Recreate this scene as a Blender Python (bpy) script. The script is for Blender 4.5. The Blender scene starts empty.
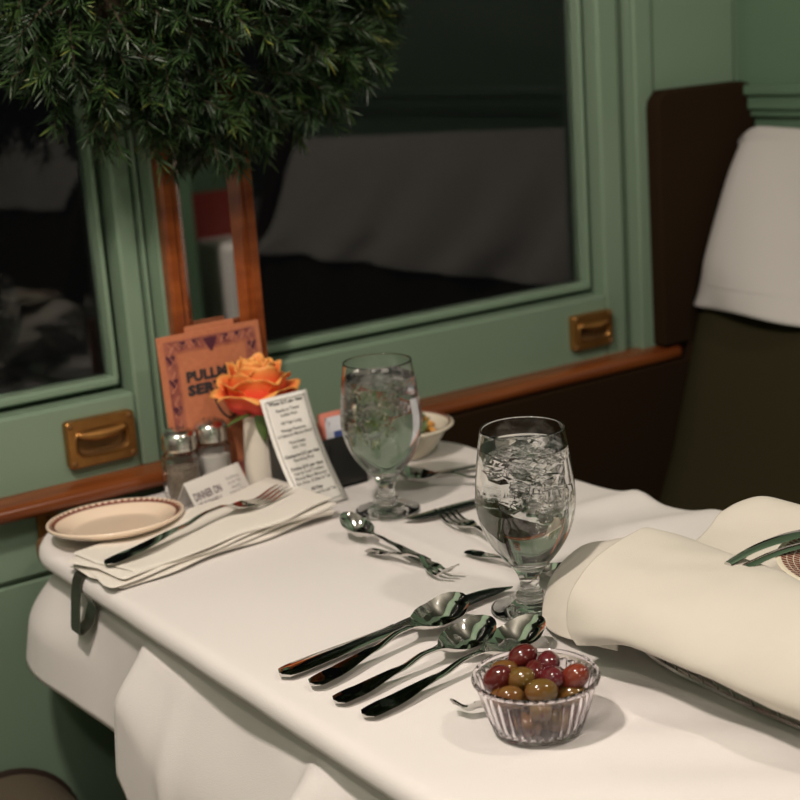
import bpy, bmesh, math, random
from mathutils import Vector, Matrix, noise
random.seed(7)
SC = bpy.context.scene
COL = SC.collection
PI = math.pi
def R(a): return math.radians(a)

# ------------------------------------------------------------------ materials
def mat(name, col, rough=.5, metal=0., spec=.5, trans=0., ior=1.45, bump=None, var=None, sheen=0., coat=0., sss=0., emis=None, alpha=None):
    m = bpy.data.materials.new(name); m.use_nodes = True
    nt = m.node_tree; b = nt.nodes['Principled BSDF']
    b.inputs['Base Color'].default_value = (*col, 1)
    b.inputs['Roughness'].default_value = rough
    b.inputs['Metallic'].default_value = metal
    b.inputs['Specular IOR Level'].default_value = spec
    b.inputs['Transmission Weight'].default_value = trans
    b.inputs['IOR'].default_value = ior
    b.inputs['Sheen Weight'].default_value = sheen
    b.inputs['Coat Weight'].default_value = coat
    b.inputs['Subsurface Weight'].default_value = sss
    if sss: b.inputs['Subsurface Scale'].default_value = .004
    tc = nt.nodes.new('ShaderNodeTexCoord')
    if var:      # (scale, colour2, stretch)
        mp = nt.nodes.new('ShaderNodeMapping'); mp.inputs['Scale'].default_value = var[2]
        n = nt.nodes.new('ShaderNodeTexNoise'); n.inputs['Scale'].default_value = var[0]; n.inputs['Detail'].default_value = 6
        r = nt.nodes.new('ShaderNodeValToRGB')
        r.color_ramp.elements[0].position = .35; r.color_ramp.elements[1].position = .65
        r.color_ramp.elements[0].color = (*col, 1); r.color_ramp.elements[1].color = (*var[1], 1)
        nt.links.new(tc.outputs['Object'], mp.inputs[0]); nt.links.new(mp.outputs[0], n.inputs[0])
        nt.links.new(n.outputs[0], r.inputs[0]); nt.links.new(r.outputs[0], b.inputs['Base Color'])
    if bump:     # (scale, strength, distance)
        n2 = nt.nodes.new('ShaderNodeTexNoise'); n2.inputs['Scale'].default_value = bump[0]; n2.inputs['Detail'].default_value = 3
        bp = nt.nodes.new('ShaderNodeBump'); bp.inputs['Strength'].default_value = bump[1]; bp.inputs['Distance'].default_value = bump[2]
        nt.links.new(tc.outputs['Object'], n2.inputs[0]); nt.links.new(n2.outputs[0], bp.inputs['Height'])
        nt.links.new(bp.outputs[0], b.inputs['Normal'])
    if emis:
        b.inputs['Emission Color'].default_value = (*emis[0], 1); b.inputs['Emission Strength'].default_value = emis[1]
    return m
def attr_mat(name, stops, rough=.5, sss=0.):
    """colour from a per-vertex attribute 'v' (0..1) through a ramp: pigment that runs along a petal or needle"""
    m = mat(name, stops[0][1], rough, sss=sss); nt = m.node_tree; b = nt.nodes['Principled BSDF']
    a = nt.nodes.new('ShaderNodeAttribute'); a.attribute_name = 'v'
    r = nt.nodes.new('ShaderNodeValToRGB'); cr = r.color_ramp
    cr.elements[0].position, cr.elements[0].color = stops[0][0], (*stops[0][1], 1)
    cr.elements[1].position, cr.elements[1].color = stops[-1][0], (*stops[-1][1], 1)
    for p, c in stops[1:-1]:
        e = cr.elements.new(p); e.color = (*c, 1)
    nt.links.new(a.outputs['Fac'], r.inputs[0]); nt.links.new(r.outputs[0], b.inputs['Base Color'])
    return m
M = {}
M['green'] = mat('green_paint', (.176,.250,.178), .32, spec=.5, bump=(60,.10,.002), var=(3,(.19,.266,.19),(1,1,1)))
M['green_shaded'] = mat('green_paint_shaded', (.105,.175,.113), .28, bump=(60,.10,.002))  # same green, darkened: the bulkhead's grazing light is put into the colour
M['wood'] = mat('varnished_wood', (.27,.068,.015), .22, spec=.5, var=(9,(.16,.034,.008),(.35,5,5)), coat=.3)
M['ledgewood'] = mat('varnished_ledge_wood', (.22,.062,.015), .25, var=(9,(.12,.028,.008),(.5,6,6)), coat=.3)
M['brass'] = mat('aged_brass', (.42,.21,.06), .38, metal=.85, var=(30,(.30,.14,.04),(1,1,1)))
M['brass_dark'] = mat('aged_brass_recess', (.20,.10,.035), .5, metal=.6)
M['brown'] = mat('brown_upholstery', (.020,.0105,.0045), .95, spec=.12, bump=(500,.4,.002))
M['olive'] = mat('olive_brown_upholstery', (.034,.029,.013), .95, spec=.12, bump=(600,.4,.002))
M['seat'] = mat('ribbed_seat_upholstery', (.10,.078,.05), .9, bump=(300,.5,.002))
M['piping'] = mat('dark_piping', (.022,.010,.006), .7)
M['cloth'] = mat('white_linen', (.735,.697,.680), .85, sheen=.1, bump=(900,.25,.001))
M['cover'] = mat('white_headrest_cloth', (.52,.495,.475), .85, sheen=.1, bump=(700,.2,.001))
M['napkin_brightened'] = mat('napkin_cloth_brightened', (.76,.715,.65), .85, sheen=.1, bump=(900,.25,.001))  # same napkin cloth, brightened in colour to make up for weaker light
M['napkin'] = mat('cream_napkin_cloth', (.62,.575,.508), .85, sheen=.1, bump=(900,.25,.001))
M['steel'] = mat('polished_steel', (.62,.61,.59), .035, metal=1.)
M['capsteel'] = mat('shaker_cap_steel', (.72,.70,.66), .22, metal=1.)
M['wire'] = mat('chrome_wire', (.62,.60,.57), .2, metal=1.)
M['clip'] = mat('spring_steel', (.16,.16,.14), .35, metal=.9)
M['glass'] = mat('clear_glass', (1,1,1), .0, trans=1., ior=1.47)
M['water'] = mat('water', (.97,.985,.975), .0, trans=1., ior=1.33)
M['plastic'] = mat('clear_plastic', (.93,.89,.93), .03, trans=1., ior=1.42)
M['china'] = mat('cream_china', (.90,.72,.565), .12, coat=.4)
M['china_w'] = mat('ivory_china', (.78,.70,.56), .15, coat=.4)
M['china_band'] = mat('brown_china_band', (.22,.075,.055), .2, coat=.3)
M['vase'] = mat('white_ceramic', (.72,.66,.58), .25, coat=.3)
M['paper'] = mat('white_paper', (.78,.75,.71), .6)
M['ink'] = mat('black_ink', (.03,.028,.03), .6)
M['greyink'] = mat('grey_ink', (.16,.15,.15), .6)
M['plumink'] = mat('dark_plum_ink', (.07,.025,.045), .6)
M['menu'] = mat('terracotta_card', (.53,.19,.092), .6, var=(160,(.47,.16,.078),(1,1,1)))
M['menuedge'] = mat('pale_terracotta_edge', (.62,.26,.14), .6)
M['plum'] = mat('plum_printed_border', (.20,.05,.045), .6, var=(70,(.42,.14,.085),(1,1,1)))
M['grape'] = mat('purple_grape_print', (.085,.018,.036), .6)
M['black'] = mat('black_plastic', (.012,.012,.011), .35)
M['pink'] = mat('pink_packet', (.75,.27,.2), .5)
M['blue'] = mat('blue_print', (.06,.09,.28), .5)
M['packet'] = mat('pale_packet', (.66,.66,.70), .5)
M['salt'] = mat('salt_grains', (.78,.75,.70), .9, bump=(900,.6,.001))
M['pepper'] = mat('pepper_grains', (.17,.13,.10), .9, var=(500,(.36,.29,.22),(1,1,1)))
M['leaf'] = mat('rose_leaf', (.075,.13,.03), .45)
M['lettuce'] = mat('salad_leaf', (.055,.10,.025), .4, var=(40,(.11,.15,.045),(1,1,1)))
M['carrot'] = mat('orange_vegetable', (.72,.33,.07), .4)
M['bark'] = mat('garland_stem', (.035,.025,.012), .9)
M['floor'] = mat('dark_carpet', (.03,.028,.022), .95, bump=(300,.6,.003), var=(60,(.05,.035,.03),(1,1,1)))
M['ceil'] = mat('ceiling_paint', (.10,.10,.085), .6)
M['tablewood'] = mat('table_wood', (.18,.09,.04), .4)
M['red'] = mat('mirror_blur_red', (.35,.05,.04), .5)  # for the red shape added to colour the mirror reflection
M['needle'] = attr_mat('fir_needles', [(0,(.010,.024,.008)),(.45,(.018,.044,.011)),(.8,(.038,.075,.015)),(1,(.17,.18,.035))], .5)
M['rose'] = attr_mat('rose_petal', [(0,(.50,.02,.05)),(.3,(.80,.05,.04)),(.62,(.90,.11,.045)),(.84,(.92,.24,.06)),(1,(.92,.42,.11))], .5, sss=.15)
M['window_glass'] = mat('window_glass', (1,1,1), .0, trans=1., ior=1.42)
M['mirror'] = mat('mirror_glass', (.80,.80,.78), .015, metal=1.)
M['ice'] = None
def ice_mat():
    m = bpy.data.materials.new('cracked_ice'); m.use_nodes = True; nt = m.node_tree
    out = nt.nodes['Material Output']; nt.nodes.remove(nt.nodes['Principled BSDF'])
    g = nt.nodes.new('ShaderNodeBsdfGlass'); g.inputs['IOR'].default_value = 1.035; g.inputs['Roughness'].default_value = .02
    t = nt.nodes.new('ShaderNodeBsdfDiffuse'); t.inputs['Color'].default_value = (.82,.84,.82,1)
    tl = nt.nodes.new('ShaderNodeBsdfTranslucent'); tl.inputs['Color'].default_value = (.8,.82,.8,1)
    a = nt.nodes.new('ShaderNodeMixShader'); a.inputs[0].default_value = .5
    mx = nt.nodes.new('ShaderNodeMixShader')
    n = nt.nodes.new('ShaderNodeTexNoise'); n.inputs['Scale'].default_value = 70; n.inputs['Detail'].default_value = 5
    mp = nt.nodes.new('ShaderNodeMapRange'); mp.inputs[1].default_value = .48; mp.inputs[2].default_value = .72
    mp.inputs[3].default_value = .0; mp.inputs[4].default_value = .34
    bp = nt.nodes.new('ShaderNodeBump'); bp.inputs['Strength'].default_value = .7; bp.inputs['Distance'].default_value = .002
    tc = nt.nodes.new('ShaderNodeTexCoord')
    L = nt.links.new
    L(tc.outputs['Object'], n.inputs[0]); L(n.outputs[0], mp.inputs[0]); L(n.outputs[0], bp.inputs['Height'])
    L(bp.outputs[0], g.inputs['Normal'])
    L(t.outputs[0], a.inputs[1]); L(tl.outputs[0], a.inputs[2])
    L(mp.outputs[0], mx.inputs[0]); L(g.outputs[0], mx.inputs[1]); L(a.outputs[0], mx.inputs[2]); L(mx.outputs[0], out.inputs[0])
    return m
M['ice'] = ice_mat()
def olive_mat(name, c1, c2):
    return mat(name, c1, .12, spec=.6, var=(55, c2, (1,1,.6)), coat=.4, sss=.1)
M['olive_red'] = olive_mat('olive_red', (.075,.007,.008), (.125,.018,.013))
M['olive_dark'] = olive_mat('olive_dark_red', (.075,.008,.014), (.15,.018,.022))
M['olive_brown'] = olive_mat('olive_brown', (.15,.072,.016), (.13,.040,.014))
M['olive_green'] = olive_mat('olive_green', (.125,.075,.015), (.15,.062,.016))
M['olive_rust'] = olive_mat('olive_rust', (.20,.036,.017), (.13,.018,.012))

# ------------------------------------------------------------------ mesh builder
class MB:
    def __init__(s): s.v = []; s.f = []; s.mi = []; s.val = []
    def add(s, vs, fs, mi=0, T=None, val=None):
        o = len(s.v)
        s.v += [tuple(T @ Vector(p)) if T else tuple(p) for p in vs]
        s.f += [tuple(i+o for i in f) for f in fs]; s.mi += [mi]*len(fs)
        s.val += list(val) if val is not None else [0.]*len(vs)
        return s
    def box(s, a, b, mi=0, T=None):
        x0,y0,z0 = a; x1,y1,z1 = b
        return s.add([(x0,y0,z0),(x1,y0,z0),(x1,y1,z0),(x0,y1,z0),(x0,y0,z1),(x1,y0,z1),(x1,y1,z1),(x0,y1,z1)],
              [(0,3,2,1),(4,5,6,7),(0,1,5,4),(1,2,6,5),(2,3,7,6),(3,0,4,7)], mi, T)
    def lathe(s, prof, n=48, mi=0, T=None, rmod=None):
        """prof: (r,z) list, open or closed by r=0 ends"""
        vs=[]; fs=[]; rows=[]
        for k,(r,z) in enumerate(prof):
            if r < 1e-6: rows.append([len(vs)]); vs.append((0,0,z))
            else:
                row=[]
                for i in range(n):
                    a=2*PI*i/n; rr=r*(rmod(a,k) if rmod else 1)
                    row.append(len(vs)); vs.append((rr*math.cos(a),rr*math.sin(a),z))
                rows.append(row)
        for A,B in zip(rows,rows[1:]):
            for i in range(n):
                j=(i+1)%n
                if len(A)==1 and len(B)==1: continue
                if len(A)==1: fs.append((A[0],B[j],B[i]))
                elif len(B)==1: fs.append((A[i],A[j],B[0]))
                else: fs.append((A[i],A[j],B[j],B[i]))
        return s.add(vs,fs,mi,T)
    def tube(s, pts, rad, n=8, mi=0, T=None, closed=False, flat=1.):
        pts=[Vector(p) for p in pts]; N=len(pts)
        if not isinstance(rad,(list,tuple)): rad=[rad]*N
        vs=[]; fs=[]; up=Vector((0,0,1))
        for i,p in enumerate(pts):
            if closed: d=(pts[(i+1)%N]-pts[i-1])
            else: d=pts[min(i+1,N-1)]-pts[max(i-1,0)]
            d.normalize()
            u = up if abs(d.dot(up))<.95 else Vector((0,1,0))
            a=d.cross(u).normalized(); b=a.cross(d).normalized()
            for k in range(n):
                t=2*PI*k/n; vs.append(p+a*(rad[i]*math.cos(t))+b*(rad[i]*flat*math.sin(t)))
        for i in range(N if closed else N-1):
            j=(i+1)%N
            for k in range(n):
                l=(k+1)%n; fs.append((i*n+k,i*n+l,j*n+l,j*n+k))
        if not closed:
            fs.append(tuple(range(n-1,-1,-1))); fs.append(tuple((N-1)*n+k for k in range(n)))
        return s.add(vs,fs,mi,T)
    def grid(s, nu, nv, f, mi=0, T=None, val=None, closeu=False):
        vs=[];vals=[]
        for j in range(nv+1):
            for i in range(nu + (0 if closeu else 1)):
                vs.append(f(i/nu,j/nv)); vals.append(val(i/nu,j/nv) if val else 0.)
        w=nu if closeu else nu+1; fs=[]
        for j in range(nv):
            for i in range(nu):
                i2=(i+1)%w if closeu else i+1
                fs.append((j*w+i,j*w+i2,(j+1)*w+i2,(j+1)*w+i))
        return s.add(vs,fs,mi,T,vals)
    def prism(s, poly, y0, y1, mi=0, T=None):
        """poly of (x,z), extruded along y"""
        n=len(poly); vs=[(x,y0,z) for x,z in poly]+[(x,y1,z) for x,z in poly]
        fs=[tuple(range(n)),tuple(range(2*n-1,n-1,-1))]+[(i,n+i,n+(i+1)%n,(i+1)%n) for i in range(n)]
        return s.add(vs,fs,mi,T)
    def build(s, name, m, parent=None, smooth=40, bevel=0., seg=2, sub=0, solid=0., soff=0., loc=None, rot=None, orient=True):
        me=bpy.data.meshes.new(name); me.from_pydata(s.v,[],s.f)
        for q in (m if isinstance(m,(list,tuple)) else [m]): me.materials.append(M[q] if isinstance(q,str) else q)
        me.polygons.foreach_set('material_index', s.mi)
        if any(s.val):
            at=me.attributes.new('v','FLOAT','POINT'); at.data.foreach_set('value', s.val)
        if orient:
            bm=bmesh.new(); bm.from_mesh(me); bmesh.ops.recalc_face_normals(bm, faces=bm.faces); bm.to_mesh(me); bm.free()
        me.update()
        if smooth:
            me.polygons.foreach_set('use_smooth',[True]*len(me.polygons)); me.set_sharp_from_angle(angle=R(smooth))
        o=bpy.data.objects.new(name,me); COL.objects.link(o)
        if parent: o.parent=parent
        if loc: o.location=loc
        if rot: o.rotation_euler=rot
        if solid: 
            md=o.modifiers.new('solid','SOLIDIFY'); md.thickness=solid; md.offset=soff
        if bevel:
            md=o.modifiers.new('bevel','BEVEL'); md.width=bevel; md.segments=seg; md.limit_method='ANGLE'; md.angle_limit=R(35)
            for p in me.polygons: p.use_smooth=True
            md.harden_normals=False
        if sub:
            md=o.modifiers.new('sub','SUBSURF'); md.levels=sub; md.render_levels=sub
        return o
def tag(o,label,cat,group=None,kind=None):
    if kind: o['kind']=kind
    if label: o['label']=label
    if cat: o['category']=cat
    if group: o['group']=group
    return o
def thing(name,label,cat,loc=(0,0,0),rot=(0,0,0),group=None):
    o=bpy.data.objects.new(name,None); COL.objects.link(o); o.location=loc; o.rotation_euler=rot
    o.empty_display_size=.02
    return tag(o,label,cat,group)
def struct(o): o['kind']='structure'; return o
def lerp(a,b,t): return a+(b-a)*t
def sm(t): t=max(0.,min(1.,t)); return t*t*(3-2*t)
def interp(tab,x):
    if x<=tab[0][0]: return tab[0][1]
    for (a,p),(b,q) in zip(tab,tab[1:]):
        if x<=b:
            t=(x-a)/(b-a); return p+(q-p)*sm(t)
    return tab[-1][1]
def lin(tab,x):
    if x<=tab[0][0]: return tab[0][1]
    for (a,p),(b,q) in zip(tab,tab[1:]):
        if x<=b: return p+(q-p)*(x-a)/(b-a)
    return tab[-1][1]

# text as real mesh: returns verts/faces of a string in the XY plane
def text_geo(body,size,align='LEFT',bold=0.,ext=.0,spacing=1.):
    cu=bpy.data.curves.new('t','FONT'); cu.body=body; cu.size=size; cu.align_x=align; cu.offset=bold; cu.extrude=ext
    cu.space_character=spacing; cu.resolution_u=2
    o=bpy.data.objects.new('t',cu); COL.objects.link(o)
    dg=bpy.context.evaluated_depsgraph_get(); me=bpy.data.meshes.new_from_object(o.evaluated_get(dg))
    vs=[tuple(v.co) for v in me.vertices]; fs=[tuple(p.vertices) for p in me.polygons]
    bpy.data.objects.remove(o); bpy.data.curves.remove(cu); bpy.data.meshes.remove(me)
    return vs,fs

# ------------------------------------------------------------------ the setting
YW=.28                       # inner face of the window wall; table top is z=0
FL,CE=-.75,1.55
m=MB()
m.box((-1.5,YW,FL),(.814,YW+.12,.006)); m.box((-1.5,YW,.72),(.814,YW+.12,CE))
m.box((.6085,YW,.006),(.814,YW+.12,.72)); m.box((-1.5,YW,.006),(-1.16,YW+.12,.72))
m.box((-.105,YW+.055,.006),(.0,YW+.12,.72))
struct(m.build('wall_back','green',bevel=.001))
m=MB(); m.box((-2.6,-2.6,FL-.05),(3.2,.4,FL)); struct(m.build('floor','floor'))
m=MB(); m.box((-2.6,-2.6,CE),(3.2,.4,CE+.05)); struct(m.build('ceiling','ceil'))
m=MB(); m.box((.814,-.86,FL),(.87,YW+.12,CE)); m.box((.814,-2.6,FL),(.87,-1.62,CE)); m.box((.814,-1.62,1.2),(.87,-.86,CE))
struct(m.build('wall_right','green_shaded',bevel=.002))
m=MB(); m.box((-1.56,-2.6,FL),(-1.5,YW+.12,CE)); struct(m.build('wall_left','green_shaded'))
m=MB(); m.box((-2.6,-2.6,FL),(3.2,-2.52,CE)); struct(m.build('wall_front','green_shaded'))
m=MB(); m.box((3.1,-2.6,FL),(3.2,.4,CE)); struct(m.build('wall_far','green_shaded'))
# bulkhead moulding
m=MB(); m.box((.797,-.86,.328),(.814,YW,.356)); m.box((.789,-.86,.348),(.814,YW,.363)); m.box((.803,-.86,.318),(.814,YW,.328))
struct(m.build('trim_2','green_shaded',bevel=.003))
# rail below the ledge and the recessed panel seam (left of table)
m=MB(); m.box((-1.5,.272,-.069),(.198,YW,.006)); struct(m.build('trim_3','green',bevel=.003))
m=MB(); m.box((-1.5,.2745,FL),(.198,YW,-.074)); struct(m.build('trim_4','green',bevel=.003))

def window(name,x0,x1,inset_l,inset_r):
    zb,zt=.012,.72
    o=MB()
    fr,bk=YW,YW+.05
    # sash: stiles, top rail, bottom rail   (front face flush with wall)
    zo=.105; zt2=.66
    L=x0+inset_l; Rr=x1-inset_r
    o.box((x0,fr,zb),(L,bk,zt)); o.box((Rr,fr,zb),(x1,bk,zt)); o.box((L,fr,zb),(Rr,bk,zo)); o.box((L,fr,zt2),(Rr,bk,zt))
    fo=struct(o.build(name,'green',bevel=.004,seg=3))
    # deep shadow slot, then a narrow glazing bead round the pane
    o=MB(); sl=.007; d=.0065; f1=fr+.020
    A0,A1,B0,B1=L+sl,Rr-sl,zo+.006,zt2-.006
    o.box((A0,f1,B0),(A0+d,bk,B1)); o.box((A1-d,f1,B0),(A1,bk,B1)); o.box((A0,f1,B0),(A1,bk,B0+.010)); o.box((A0,f1,B1-.010),(A1,bk,B1))
    o.build('window_bead','green',fo,bevel=.003,seg=3)
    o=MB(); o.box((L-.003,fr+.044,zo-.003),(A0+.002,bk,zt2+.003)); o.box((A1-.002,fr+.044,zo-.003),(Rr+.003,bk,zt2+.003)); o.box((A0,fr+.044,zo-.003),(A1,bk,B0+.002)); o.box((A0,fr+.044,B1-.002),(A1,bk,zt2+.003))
    o.build('slot_back','green_shaded',fo)
    g=MB(); g.box((L+.006,fr+.036,zo+.004),(Rr-.006,fr+.041,zt2-.004)); g.build('glass_pane','window_glass',fo,smooth=0)
    return fo
w1=window('window_1',-1.16,-.112,.05,.023)
w2=window('window_2',-.03,.592,.035,.036)
# vertical stop beads and the post on the right and left
m=MB(); m.box((.597,.287,.02),(.603,YW+.05,.72)); m.box((.609,.268,.02),(.641,YW+.03,.72)); m.box((.590,.318,.02),(.612,YW+.05,.72)); struct(m.build('trim_5','green',bevel=.004,seg=3))
m=MB(); m.box((.641,.274,.36),(.80,YW+.01,CE-.02)); struct(m.build('trim_7','green',bevel=.002))
m=MB(); m.box((-.1105,.274,.02),(-.106,YW+.03,.72)); struct(m.build('trim_6','green',bevel=.002,seg=2))
# pillar carrying the mirror
m=MB(); m.box((-.104,.25,.02),(.013,YW+.01,.95)); struct(m.build('pillar','green',bevel=.003))
# ledge
m=MB()
prof=[(.284,.002),(.284,.0225),(.252,.0205),(.246,.0185),(.243,.014),(.243,.008),(.247,.003)]
xs=[-1.5+i*(2.155/30) for i in range(31)]+[.662,.668,.672,.674]
def pr(i,x):
    k=1. if x<=.655 else max(.2,math.sqrt(max(0,1-((x-.655)/.0195)**2)))
    out=[]
    for y,z in prof: out.append((x,.284-(.284-y)*k,z))
    return out
vs=[];fs=[];n=len(prof)
for i,x in enumerate(xs): vs+=pr(i,x)
for i in range(len(xs)-1):
    for k in range(n): fs.append((i*n+k,i*n+(k+1)%n,(i+1)*n+(k+1)%n,(i+1)*n+k))
fs.append(tuple(range(n))); fs.append(tuple(range(len(vs)-1,len(vs)-n-1,-1)))
m.add(vs,fs); struct(m.build('trim_1','ledgewood',smooth=50))

# recessed brass pulls, children of their windows
def pull(win,xc,zc,w,h):
    y=YW-.0066
    t=MB(); hw,hh=w/2,h/2; iw,ih=w*.36,h*.27
    N=40
    def ring(a,b,yy,p):
        out=[]
        for i in range(N):
            th=2*PI*i/N; c,s_=math.cos(th),math.sin(th)
            out.append((a*math.copysign(abs(c)**p,c),yy,b*math.copysign(abs(s_)**p,s_)))
        return out
    rings=[ring(hw,hh,YW+.001,.12),ring(hw,hh,y-.0025,.12),ring(hw*.97,hh*.95,y-.004,.12),ring(iw*1.12,ih*1.15,y-.004,.5),ring(iw*1.06,ih*1.08,y-.0055,.5),ring(iw,ih,y-.003,.5)]
    vs=[];fs=[]
    for r_ in rings: vs+=r_
    for k in range(len(rings)-1):
        for i in range(N): j=(i+1)%N; fs.append((k*N+i,k*N+j,(k+1)*N+j,(k+1)*N+i))
    t.add(vs,fs)
    T=Matrix.Translation((xc,0,zc))
    t2=MB(); t2.add(vs,fs,0,T); po=t2.build('window_pull','brass',win,smooth=35)
    c=MB(); rr=[ring(iw,ih,y-.003,.5),ring(iw*.92,ih*.9,y+.004,.55),ring(iw*.5,ih*.5,y+.006,.6)]
    vs=[];fs=[]
    for r_ in rr: vs+=r_
    for k in range(2):
        for i in range(N): j=(i+1)%N; fs.append((k*N+i,k*N+j,(k+1)*N+j,(k+1)*N+i))
    fs.append(tuple(2*N+i for i in range(N)))
    c.add(vs,fs,0,T); c.build('cup','brass_dark',po,smooth=50)
    # the curved lip hanging over the cup
    l=MB(); 
    l.grid(16,5,lambda u,v:((u-.5)*2*iw*.98, y-.004-.006*math.sin(v*PI*.75)*(1-.35*(2*u-1)**2), ih*(1.02-.85*v*(1-.5*(2*u-1)**2))),0,T)
    l.build('lip','brass',po,solid=.0012)
    for sx in (-1,1):
        for sz in (-1,1):
            q=MB(); q.lathe([(0,.0022),(.0022,.0016),(.0032,.0)],12,0,Matrix.Translation((xc+sx*hw*.86,y-.004,zc+sz*hh*.80))@Matrix.Rotation(PI/2,4,'X'))
            q.build('screw','brass_dark',po)
pull(w1,-.183,.0625,.079,.052)
pull(w2,.523,.0625,.069,.047)
# brass bracket under the ledge
b=thing('table_bracket','brass bracket on the green wall under the wooden ledge, beside the tablecloth corner','bracket',(-.255,.272,-.025))
q=MB(); q.box((-.0125,-.006,-.026),(.0125,0,.026)); q.build('plate','brass',b,bevel=.0015)
q=MB(); q.box((-.006,-.022,-.020),(.006,-.006,-.010)); q.build('hook','brass',b,bevel=.001)
for z in (-.018,.018):
    q=MB(); q.lathe([(0,.0018),(.002,.0014),(.0028,0)],10,0,Matrix.Translation((0,-.006,z))@Matrix.Rotation(PI/2,4,'X')); q.build('screw','brass_dark',b)

# mirror on the pillar
mr=thing('wall_mirror','tall narrow mirror in a reddish wooden frame between the two windows','mirror',(-.045,.25,.03))
m=MB()
W2,H=.0555,.85
def frame_ring(ins,yy): return [(-W2+ins,yy,ins),(W2-ins,yy,ins),(W2-ins,yy,H-ins),(-W2+ins,yy,H-ins)]
rs=[frame_ring(0,0),frame_ring(0,-.012),frame_ring(.003,-.016),frame_ring(.011,-.016),frame_ring(.013,-.011),frame_ring(.019,-.012),frame_ring(.022,-.009),frame_ring(.027,-.004)]
vs=[p for r_ in rs for p in r_]; fs=[]
for k in range(len(rs)-1):
    for i in range(4): j=(i+1)%4; fs.append((k*4+i,k*4+j,(k+1)*4+j,(k+1)*4+i))
m.add(vs,fs); m.build('frame','wood',mr,smooth=25)
q=MB(); q.box((-W2+.02,-.004,.02),(W2-.02,-.001,H-.02)); q.build('mirror_glass','mirror',mr,smooth=0)

# ------------------------------------------------------------------ bench on the right
YB0,YB1=-.80,.242         # bench cushion extent along y
def bench(name,sx,x_off,y0,y1,lab,lab_cover,wing=True,cush='olive',ywall=None,detail=True):
    """seat back that leans; built facing -x, mirrored with sx=-1"""
    t=thing(name,lab,'bench seat',(x_off,0,0)); t.scale=(sx,1,1) if sx>0 else (1,1,1)
    def X(x): return x*sx
    # backrest cushion profile (x,z), x relative to .70
    prof=[(-.145,-.30),(-.112,-.20),(-.082,-.13),(-.033,.03),(-.002,.12),(.030,.20),(.050,.252),(.062,.280),(.078,.298),(.098,.296),(.108,.28),(.108,-.30)]
    def bulge(y): 
        e=min(y-y0,y1-y); return 1-.0*e
    c=MB(); ny=40
    def pt(u,v):
        k=u*(len(prof)-1); i=min(int(k),len(prof)-2); f_=k-i
        x=lerp(prof[i][0],prof[i+1][0],f_); z=lerp(prof[i][1],prof[i+1][1],f_)
        y=lerp(y0,y1,v); e=min(y-y0,y1-y); r=.03
        if e<r: x+= (x<.1)*.5*(r-math.sqrt(max(0,r*r-(r-e)**2)))
        z-=.040*sm((z-.0)/.2)*(y1-y)/(y1-y0)
        return (X(x),y,z)
    c.grid(44,ny,pt); 
    nu=45
    c.f.append(tuple(range(nu))); c.mi.append(0); c.f.append(tuple(ny*nu+i for i in range(nu-1,-1,-1))); c.mi.append(0)
    c.build('backrest',cush,t,smooth=50)
    s=MB(); s.box((min(X(-.43),X(-.10)),y0,-.42),(max(X(-.43),X(-.10)),y1,-.305)); s.build('seat','seat',t,bevel=.04,seg=4)
    s=MB(); s.box((min(X(-.41),X(.10)),y0+.01,FL),(max(X(-.41),X(.10)),y1,-.42)); s.build('base','brown',t,bevel=.01)
    if wing is True:
        w=MB(); w.prism([(X(-.07),.0235),(X(-.022),.0235),(X(-.022),.0015),(X(-.502),.0015),(X(-.502),-.70),(X(.11),-.70),(X(.1125),.345),(X(.111),.356),(X(.104),.364),(X(.09),.368),(X(-.052),.367),(X(-.064),.362),(X(-.071),.354),(X(-.073),.343)],.246,.2735)
        w.build('side_panel','brown',t,bevel=.004,seg=3)
    # aisle end bolster
    e=MB(); e.prism([(X(-.16),-.42),(X(-.09),-.13),(X(.02),.18),(X(.055),.255),(X(.075),.272),(X(.10),.272),(X(.11),.262),(X(.11),-.42)],y0-.05 if y0<y1 else y0,y0); e.build('end_panel','brown',t,bevel=.01,seg=3)
    # cover draped over the top
    cv=thing('headrest_cover',lab_cover,'seat cover',(x_off,0,0))
    path=[(.112,.14),(.1125,.22),(.111,.285),(.101,.304),(.080,.307),(.060,.290),(.044,.255),(.024,.205),(-.004,.14),(-.014,.110),(-.026,.078)]
    k_=MB()
    def cp(u,v):
        k=u*(len(path)-1); i=min(int(k),len(path)-2); f_=k-i
        x=lerp(path[i][0],path[i+1][0],f_); z=lerp(path[i][1],path[i+1][1],f_)
        y=lerp(y0+.005,y1-.004,v)
        drop=max(0,u-.45)/.55
        if drop>0:
            wv=.017*math.sin(y*30+drop*4.2+.6)*drop+.008*math.sin(y*13-drop*2.2)*drop+.004*math.sin(y*47+drop*6)*drop**2
            x-=.018*drop+max(-.017,wv)
            z-=.012*drop*(1-(y-y0)/(y1-y0))*.6+.004*math.sin(y*26+1.2)*drop**2
        # side edge turns in and wraps
        e=min(y-y0,y1-y); 
        if e<.035: z-=.016*(1-e/.035)**2*(1 if drop<=.4 else max(0,1-(drop-.4)/.3)); x+=.020*(1-e/.035)**2*(drop>0)
        z-=.040*sm((z-.0)/.2)*(y1-y)/(y1-y0)
        return (X(x),y,z)
    k_.grid(60,80,cp); k_.build('cloth','cover',cv,smooth=70,solid=.003,soff=1. )
    # stitched hem band near lower edge
    h=MB()
    def hp_(u,v):
        p=cp(.90+.004*v,u); return (p[0]-X(.0035),p[1],p[2])
    h.grid(80,1,hp_); h.build('hem',"cover",cv,smooth=70,solid=.0008)
    return t,cv
bench('booth_bench',1,.70,YB0,YB1,'dark brown and olive upholstered booth bench against the right end of the window wall','white headrest cloth draped over the top of the olive bench at right')
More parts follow.
